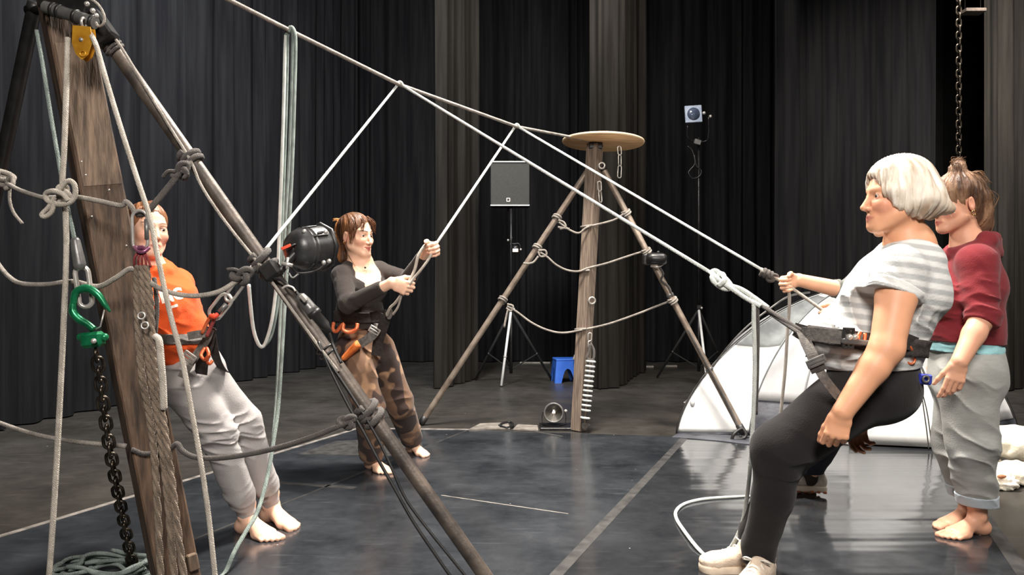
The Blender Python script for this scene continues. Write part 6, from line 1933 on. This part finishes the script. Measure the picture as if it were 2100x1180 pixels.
    ribbon([P(1672, 745, 2.545), P(1680, 762, 2.54)], .050, M['webbing_dark'], hn, 'buckle_plate')
    ribbon([tie + (.02, .12, 0), P(1668, 705, 2.72), P(1662, 730, 2.78)], .036, M['webbing_dark'], hn, 'leg_strap')
    buckle(P(1674, 742, 2.535), P(1682, 760, 2.5) - P(1668, 728, 2.5), hn, .056, .02, M['grey_metal'])
    buckle(P(1740, 694, 2.535), (1, 0, -.05), hn, .060, .03, M['black'])
    MB().box(P(1755, 702, 2.535), (1, 0, -.1), (0, 1, 0), (.1, 0, 1), .045, .010, .010, .004).build('buckle_bar', M['grey_metal'], hn, smooth=False)
    for x in (1742, 1753):
        MB().ball(P(x, 692, 2.53), .011, 10, 8).build('bead', M['steel'], hn)
    MB().tube(spline([P(1764, 682, 2.55), P(1760, 692, 2.54), P(1764, 706, 2.54), P(1772, 700, 2.545), P(1774, 684, 2.55)], 6), .006, 8).build('gear_loop', M['orange_metal'], hn)
    MB().tube(spline([P(1842, 692, 2.56), P(1856, 702, 2.55), P(1868, 716, 2.56), P(1875, 734, 2.6), P(1872, 742, 2.62)], 6), .006, 8).build('gear_loop', M['orange_metal'], hn)
    MB().ring(P(1868, 738, 2.58), (0, 1, 0), .014, .004, 16, 7).build('gear_ring', M['orange_metal'], hn)
    ribbon([P(1838, 694, 2.53), P(1858, 700, 2.53), P(1880, 708, 2.58)], .05, M['webbing_dark'], hn, 'waist_pad')
    return j
JC = person_white()
t = thing('belay_device', P(1895, 792, 2.62), 'small blue belay device hanging behind the black leggings on a thin cord', 'belay device')
MB().box(P(1895, 778, 2.62), (1, 0, -.1), (0, 1, 0), (.1, 0, 1), .022, .014, .018, .005).build('body', M['blue_dark'], t, smooth=False)
MB().ring(P(1899, 778, 2.595), (0, 1, 0), .010, .004, 16, 7).build('eye', M['grey_metal'], t)
MB().tube(spline([P(1864, 776, 2.62), P(1870, 770, 2.62), P(1882, 770, 2.62), P(1892, 772, 2.62)], 6), .003, 6).build('cord', M['black'], t)
MB().tube(spline([P(1868, 740, 2.60), P(1866, 752, 2.61), P(1864, 765, 2.62), P(1864, 776, 2.62)], 6), .003, 6).build('cord', M['black'], t)

# =============================================================== the woman in the red hoodie
def person_red():
    j = dict(side=nrm((.06, -1., 0)))
    j.update(pelvis=P(1980, 748, 3.46), waist=P(1972, 672, 3.45), chest=P(1984, 585, 3.44), top=P(1992, 528, 3.43), neck=P(1988, 496, 3.42))
    j.update(shL=P(2002, 540, 3.29), shR=P(1985, 532, 3.58), elL=P(2016, 650, 3.22), elR=P(1960, 650, 3.66), wrL=P(1968, 742, 3.15), wrR=P(1930, 730, 3.6))
    j.update(hipL=P(1985, 772, 3.36), hipR=P(1978, 772, 3.55), knL=P(1992, 905, 3.36), knR=P(1962, 905, 3.58))
    aL, aR = G(2004, 1098), G(1985, 1078)
    j.update(anL=aL + (0, 0, .085), anR=aR + (0, 0, .085))
    base = (aL + aR) / 2
    t = thing('person', (base[0], base[1], 0), 'person in a dark red hoodie and rolled grey jeans standing barefoot at the right', 'person')
    H = Head(P(1962, 416, 3.41), (-.98, -.08, -.16), (-.05, 0, 1), 1.05)
    S_ = base_body(j, 1.05)
    head(S_, H, P(1982, 494, 3.42), .056)
    S_.cap(j['elL'], j['elL'] * .6 + j['wrL'] * .4, .044, .041, .02); S_.cap(j['elL'] * .6 + j['wrL'] * .4, j['wrL'], .041, .028, .02)
    hand(S_, j['wrL'], nrm((-.28, -.05, -1)), nrm((.2, 1, 0)), 1, .98, curls=[(.2, .3, .2), (.35, .5, .4), (.45, .6, .5), (.5, .7, .5)], thumb=(.8, .4, .3), tb=.1)
    hand(S_, j['wrR'], nrm((-.28, 0, -1)), nrm((.2, -1, 0)), -1, .98)
    foot_bare(S_, j['anL'], G(1912, 1110)[:2] - aL[:2], -1, 1.04); foot_bare(S_, j['anR'], G(1905, 1086)[:2] - aR[:2], 1, 1.04)
    S_.plane((0, 0, .002), (0, 0, -1))
    solid('body', S_.solve(RB), M['skin'], t, lambda V: skin_cols(V, H, np.array(sr(214, 160, 132)), lips=(168, 88, 78), brow=(96, 66, 48)))
    eyes(H, t, (80, 64, 50), (0, -.5))
    MB().ring(H.w(-.082, -.008, -.052), (0, 1, .3), .010, .0024, 16, 7).build('earring', M['gold'], t)
    C = Sdf()
    torso(C, j, dict(pelvis=(.180, .155), waist=(.172, .150), chest=(.172, .132), top=(.140, .088)), .06)
    for q in 'LR':
        C.cap(j['top'] + (0, 0, -.01), j['sh' + q], .078, .074, .04)
        d = nrm(j['wr' + q] - j['el' + q]); e = j['el' + q] + d * .035
        C.cap(j['sh' + q], j['el' + q], .076, .064, .03); C.cap(j['el' + q], e, .062, .056, .02)
        C.lplane(e, nrm(d + (0, 0, -.2)), e + d * .03, .085)
        C.fold(j['el' + q] + (0, -.05, .05), nrm((.15, 0, 1)), .10, .035, .009, 5)
    C.ell(P(1925, 612, 3.36), np.eye(3), (.07, .08, .08), .05); C.ell(P(1925, 612, 3.52), np.eye(3), (.07, .08, .08), .05)
    nk = P(1990, 500, 3.42)
    ring = [nk + np.array([-.085 * math.cos(a), .085 * math.sin(a), -.010 - .035 * math.cos(a)]) for a in np.linspace(0, 2 * math.pi, 13)]
    for a, b in zip(ring[:-1], ring[1:]):
        C.cap(a, b, .024, .024, .02)
    C.cap(P(2018, 492, 3.36), P(2048, 520, 3.40), .038, .020, .02); C.cap(P(2018, 492, 3.48), P(2048, 520, 3.44), .038, .020, .02); C.cap(P(2034, 500, 3.42), P(2050, 524, 3.42), .045, .014, .02)
    C.cap(nk + (0, 0, .12), nk + (0, 0, -.03), .066, .060, .012, 's')
    C.wrinkle(.005, 7, 3).wrinkle(.002, 22, 6)
    for (x, y, Y), ax, r, wl, am in (((1945, 640, 3.32), (.35, 0, 1), .10, .05, .008), ((1940, 680, 3.32), (.2, 0, 1), .10, .045, .009), ((2005, 690, 3.3), (.1, 0, 1), .08, .05, .007), ((1975, 560, 3.27), (1, 0, .7), .07, .05, .006)):
        C.fold(P(x, y, Y), ax, r, wl, am, int(x))
    C.plane(P(1968, 702, 3.45), (-.06, 0, -1))
    fld = C.solve(RC)
    solid('hoodie', fld, M['cloth'], t, flat_col((118, 40, 46), .09))
    K = Sdf(); K.fcap(P(1974, 690, 3.45), P(1976, 716, 3.45), (.165, .142), (.170, .150), j['side'], .03)
    K.fold(P(1960, 712, 3.3), (.1, 0, 1), .2, .025, .005, 4)
    K.plane(P(1972, 722, 3.45), (-.05, 0, -1))
    solid('undershirt', K.solve(RC), M['cloth'], t, flat_col((150, 200, 206), .08))
    L = Sdf()
    L.fcap(j['pelvis'] + (-.0, 0, .07), (j['hipL'] + j['hipR']) / 2 + (0, 0, -.02), (.162, .140), (.178, .150), j['side'], .04)
    L.ell(P(2006, 764, 3.38), np.eye(3), (.098, .11, .10), .05); L.ell(P(2006, 764, 3.54), np.eye(3), (.098, .11, .10), .05)
    for q in 'LR':
        L.cap(j['hip' + q], j['kn' + q], .122, .100, .05)
        e = j['an' + q] + np.array([0, 0, .055])
        L.cap(j['kn' + q], e, .100, .078, .03)
        L.cap(e + (0, 0, .045), e + (0, 0, -.01), .082, .081, .004)
        L.lplane(e + (0, 0, -.0), (-.05, 0, -1), e, .17)
        L.fold(j['kn' + q] + (-.03, -.09, -.03), nrm((.6, 0, 1)), .12, .06, .011, 5)
        L.fold(e + (0, -.06, .15), nrm((.3, 0, 1)), .13, .05, .010, 6)
    L.fold(P(1965, 800, 3.26), (.5, 0, 1), .12, .06, .011, 5)
    L.wrinkle(.007, 6, 4)
    L.plane(P(1980, 712, 3.45), (0, 0, 1))
    def denim(V):
        n = fbm(V, 5, 8, 3)[:, None]
        c = np.array(sr(128, 128, 122)) * (1 - n) + np.array(sr(168, 170, 168)) * n
        return c * (.9 + .2 * fbm(V * np.array([1, 1, 4]), 40, 2, 2)[:, None])
    lf = L.solve(RC)
    jn = solid('jeans', lf, M['cloth'], t, denim)
    for q in 'LR':
        e = j['an' + q] + np.array([0, 0, .055])
        solid('turned_up_hem', lf.shell(.004, e + (0, 0, .022), (.05, 0, 1), .024, e, .13), M['cloth'], jn, flat_col((176, 186, 194), .06))
    Hh = Sdf(); e = H.e
    e(Hh, (0, -.016, .040), (.086, .104, .090), .02)
    e(Hh, (0, -.075, -.02), (.075, .055, .085), .04); e(Hh, (0, -.085, -.09), (.062, .038, .07), .04)
    e(Hh, (0, -.025, .140), (.030, .034, .028), .018); e(Hh, (.012, -.045, .155), (.020, .022, .022), .012)
    e(Hh, (0, .104, -.034), (.068, .058, .096), .02, 's')
    e(Hh, (0, .04, -.10), (.13, .075, .085), .02, 's')
    for x in (-1, 1):
        e(Hh, (x * .088, -.006, -.018), (.022, .022, .032), .012, 's')
    strands(Hh, H, 18, .004, 9, (0, -.03, .13)); Hh.wrinkle(.006, 24, 5)
    hr = solid('hair', Hh.solve(.0034), M['hair'], t, hair_cols(H, [(66, 46, 34), (104, 76, 58), (146, 114, 88)], 9, (0, -.03, .13)))
    wisps(H, hr, M['hair'], [[(.0, -.03, .15), (.02, -.05, .175), (.01, -.065, .17)], [(-.03, .07, .09), (-.05, .09, .07), (-.06, .085, .03)], [(-.04, -.12, .03), (-.03, -.135, -.01), (-.02, -.13, -.06)], [(.0, -.12, -.05), (.0, -.13, -.11), (.0, -.12, -.16)], [(.0, -.01, .15), (-.02, .0, .17), (-.03, -.03, .178)], [(-.06, -.05, .11), (-.07, -.07, .1), (-.08, -.09, .06)]], col=(128, 96, 70), n=14, r=.0010, jit=.008)
    return j
JD = person_red()

# =============================================================== the partner behind the white-haired woman
def person_partner():
    j = dict(side=np.array([.0, -1., 0]))
    j.update(pelvis=P(1800, 735, 3.98), waist=P(1815, 668, 3.97), chest=P(1838, 590, 3.96), top=P(1846, 540, 3.96), neck=P(1845, 512, 3.95))
    ropeR, ropeL = P(1612, 583, 3.96), P(1702, 648, 3.865)
    rd = nrm(ropeL - ropeR)
    dR = nrm((-.96, .0, -.06)); nR = nrm((.05, -1, -.15)); dL = nrm((-.92, .1, -.30)); nL = nrm((.0, 1, -.1))
    dR = nrm(dR - rd * (dR @ rd) * .35); dL = nrm(dL - rd * (dL @ rd) * .35)
    nR = nrm(nR - dR * (nR @ dR)); nL = nrm(nL - dL * (nL @ dL))
    j.update(shL=P(1846, 548, 3.80), shR=P(1826, 527, 4.08), elL=P(1800, 655, 3.74), elR=P(1738, 598, 4.08), wrR=ropeR - dR * .078 - nR * .022, wrL=ropeL - dL * .078 - nL * .022)
    j.update(hipL=P(1790, 765, 3.88), hipR=P(1790, 765, 4.06), knL=P(1712, 868, 3.95), knR=P(1690, 868, 4.08))
    aL, aR = G(1660, 1020), G(1640, 1008)
    j.update(anL=aL + (0, 0, .10), anR=aR + (0, 0, .085))
    base = (aL + aR) / 2
    t = thing('person', (base[0], base[1], 0), 'person in a dark grey top mostly hidden behind the white-haired woman, hands on the rope', 'person')
    H = Head(P(1832, 437, 3.95), (-1, -.03, -.02), (0, 0, 1), 1.0)
    S_ = base_body(j, 1.0)
    head(S_, H, P(1843, 508, 3.95), .055)
    S_.cap(j['elR'], j['wrR'], .044, .028, .02)
    hand(S_, j['wrR'], dR, nR, -1, 1.05, curl=(1.0, 1.2, .8), thumb=(.5, .5, .75), tb=.5)
    hand(S_, j['wrL'], dL, nL, 1, 1.05, curl=(1.0, 1.2, .8), thumb=(.5, .5, .75), tb=.5)
    S_.plane((0, 0, .03), (0, 0, -1))
    solid('body', S_.solve(RB), M['skin'], t, lambda V: skin_cols(V, H, np.array(sr(230, 182, 150))))
    eyes(H, t)
    C = Sdf()
    torso(C, j, dict(pelvis=(.155, .115), waist=(.145, .112), chest=(.152, .112), top=(.13, .08)), .05)
    for q in 'LR':
        C.cap(j['top'] + (0, 0, -.008), j['sh' + q], .062, .062, .03)
        d = nrm(j['wr' + q] - j['el' + q]); e = j['el' + q] + d * .085
        C.cap(j['sh' + q], j['el' + q], .062, .055, .03); C.cap(j['el' + q], e, .054, .048, .02); C.lplane(e, d, e, .08)
        C.fold(j['el' + q], nrm(d + (0, 0, .4)), .10, .03, .007, 5)
    C.cap(P(1845, 470, 3.95), P(1845, 506, 3.95), .066, .064, .01, 's')
    C.wrinkle(.004, 9, 3)
    C.plane(P(1800, 735, 3.98), (0, 0, -1))
    solid('top', C.solve(RC), M['cloth'], t, flat_col((104, 106, 102), .07))
    L = Sdf()
    L.fcap(j['pelvis'] + (0, 0, .05), (j['hipL'] + j['hipR']) / 2 + (0, 0, -.02), (.15, .115), (.16, .12), j['side'], .04)
    for q in 'LR':
        L.cap(j['hip' + q], j['kn' + q], .105, .082, .04)
        e = j['an' + q] + np.array([.0, 0, .03])
        L.cap(j['kn' + q], e, .080, .064, .03); L.cap(e, e + (0, 0, -.05), .064, .062, .02); L.lplane(e, (0, 0, -1), e, .15)
        L.fold(e + (0, -.05, .05), (0, 0, 1), .09, .05, .006, 4)
    L.wrinkle(.005, 7, 4)
    solid('trousers', L.solve(RC), M['cloth'], t, flat_col((38, 42, 52), .1))
    for q in 'LR':
        K = Sdf(); K.cap(j['an' + q] + (0, 0, .11), j['an' + q], .047, .043, .01)
        solid('sock', K.solve(.0042), M['webbing_dark'], t)
    shoe('trainer', G(1662, 1018) + (0, 0, .03), (-1, -.1), t, M['shoe_grey'], M['sole_white'], 1.02, -.10, True, M['tread'])
    shoe('trainer', G(1640, 1010), (-1, .1), t, M['shoe_grey'], M['sole_white'], 1.02, 0., True, M['tread'])
    Hh = Sdf()
    H.e(Hh, (0, -.020, .038), (.080, .098, .086), .02)
    H.e(Hh, (0, .100, -.030), (.066, .062, .098), .02, 's'); H.e(Hh, (0, .02, -.10), (.11, .09, .075), .02, 's')
    strands(Hh, H, 26, .002, 4)
    solid('hair', Hh.solve(.004), M['hair'], t, hair_cols(H, [(70, 46, 32), (110, 76, 52)], 4))
    return j
JE = person_partner()
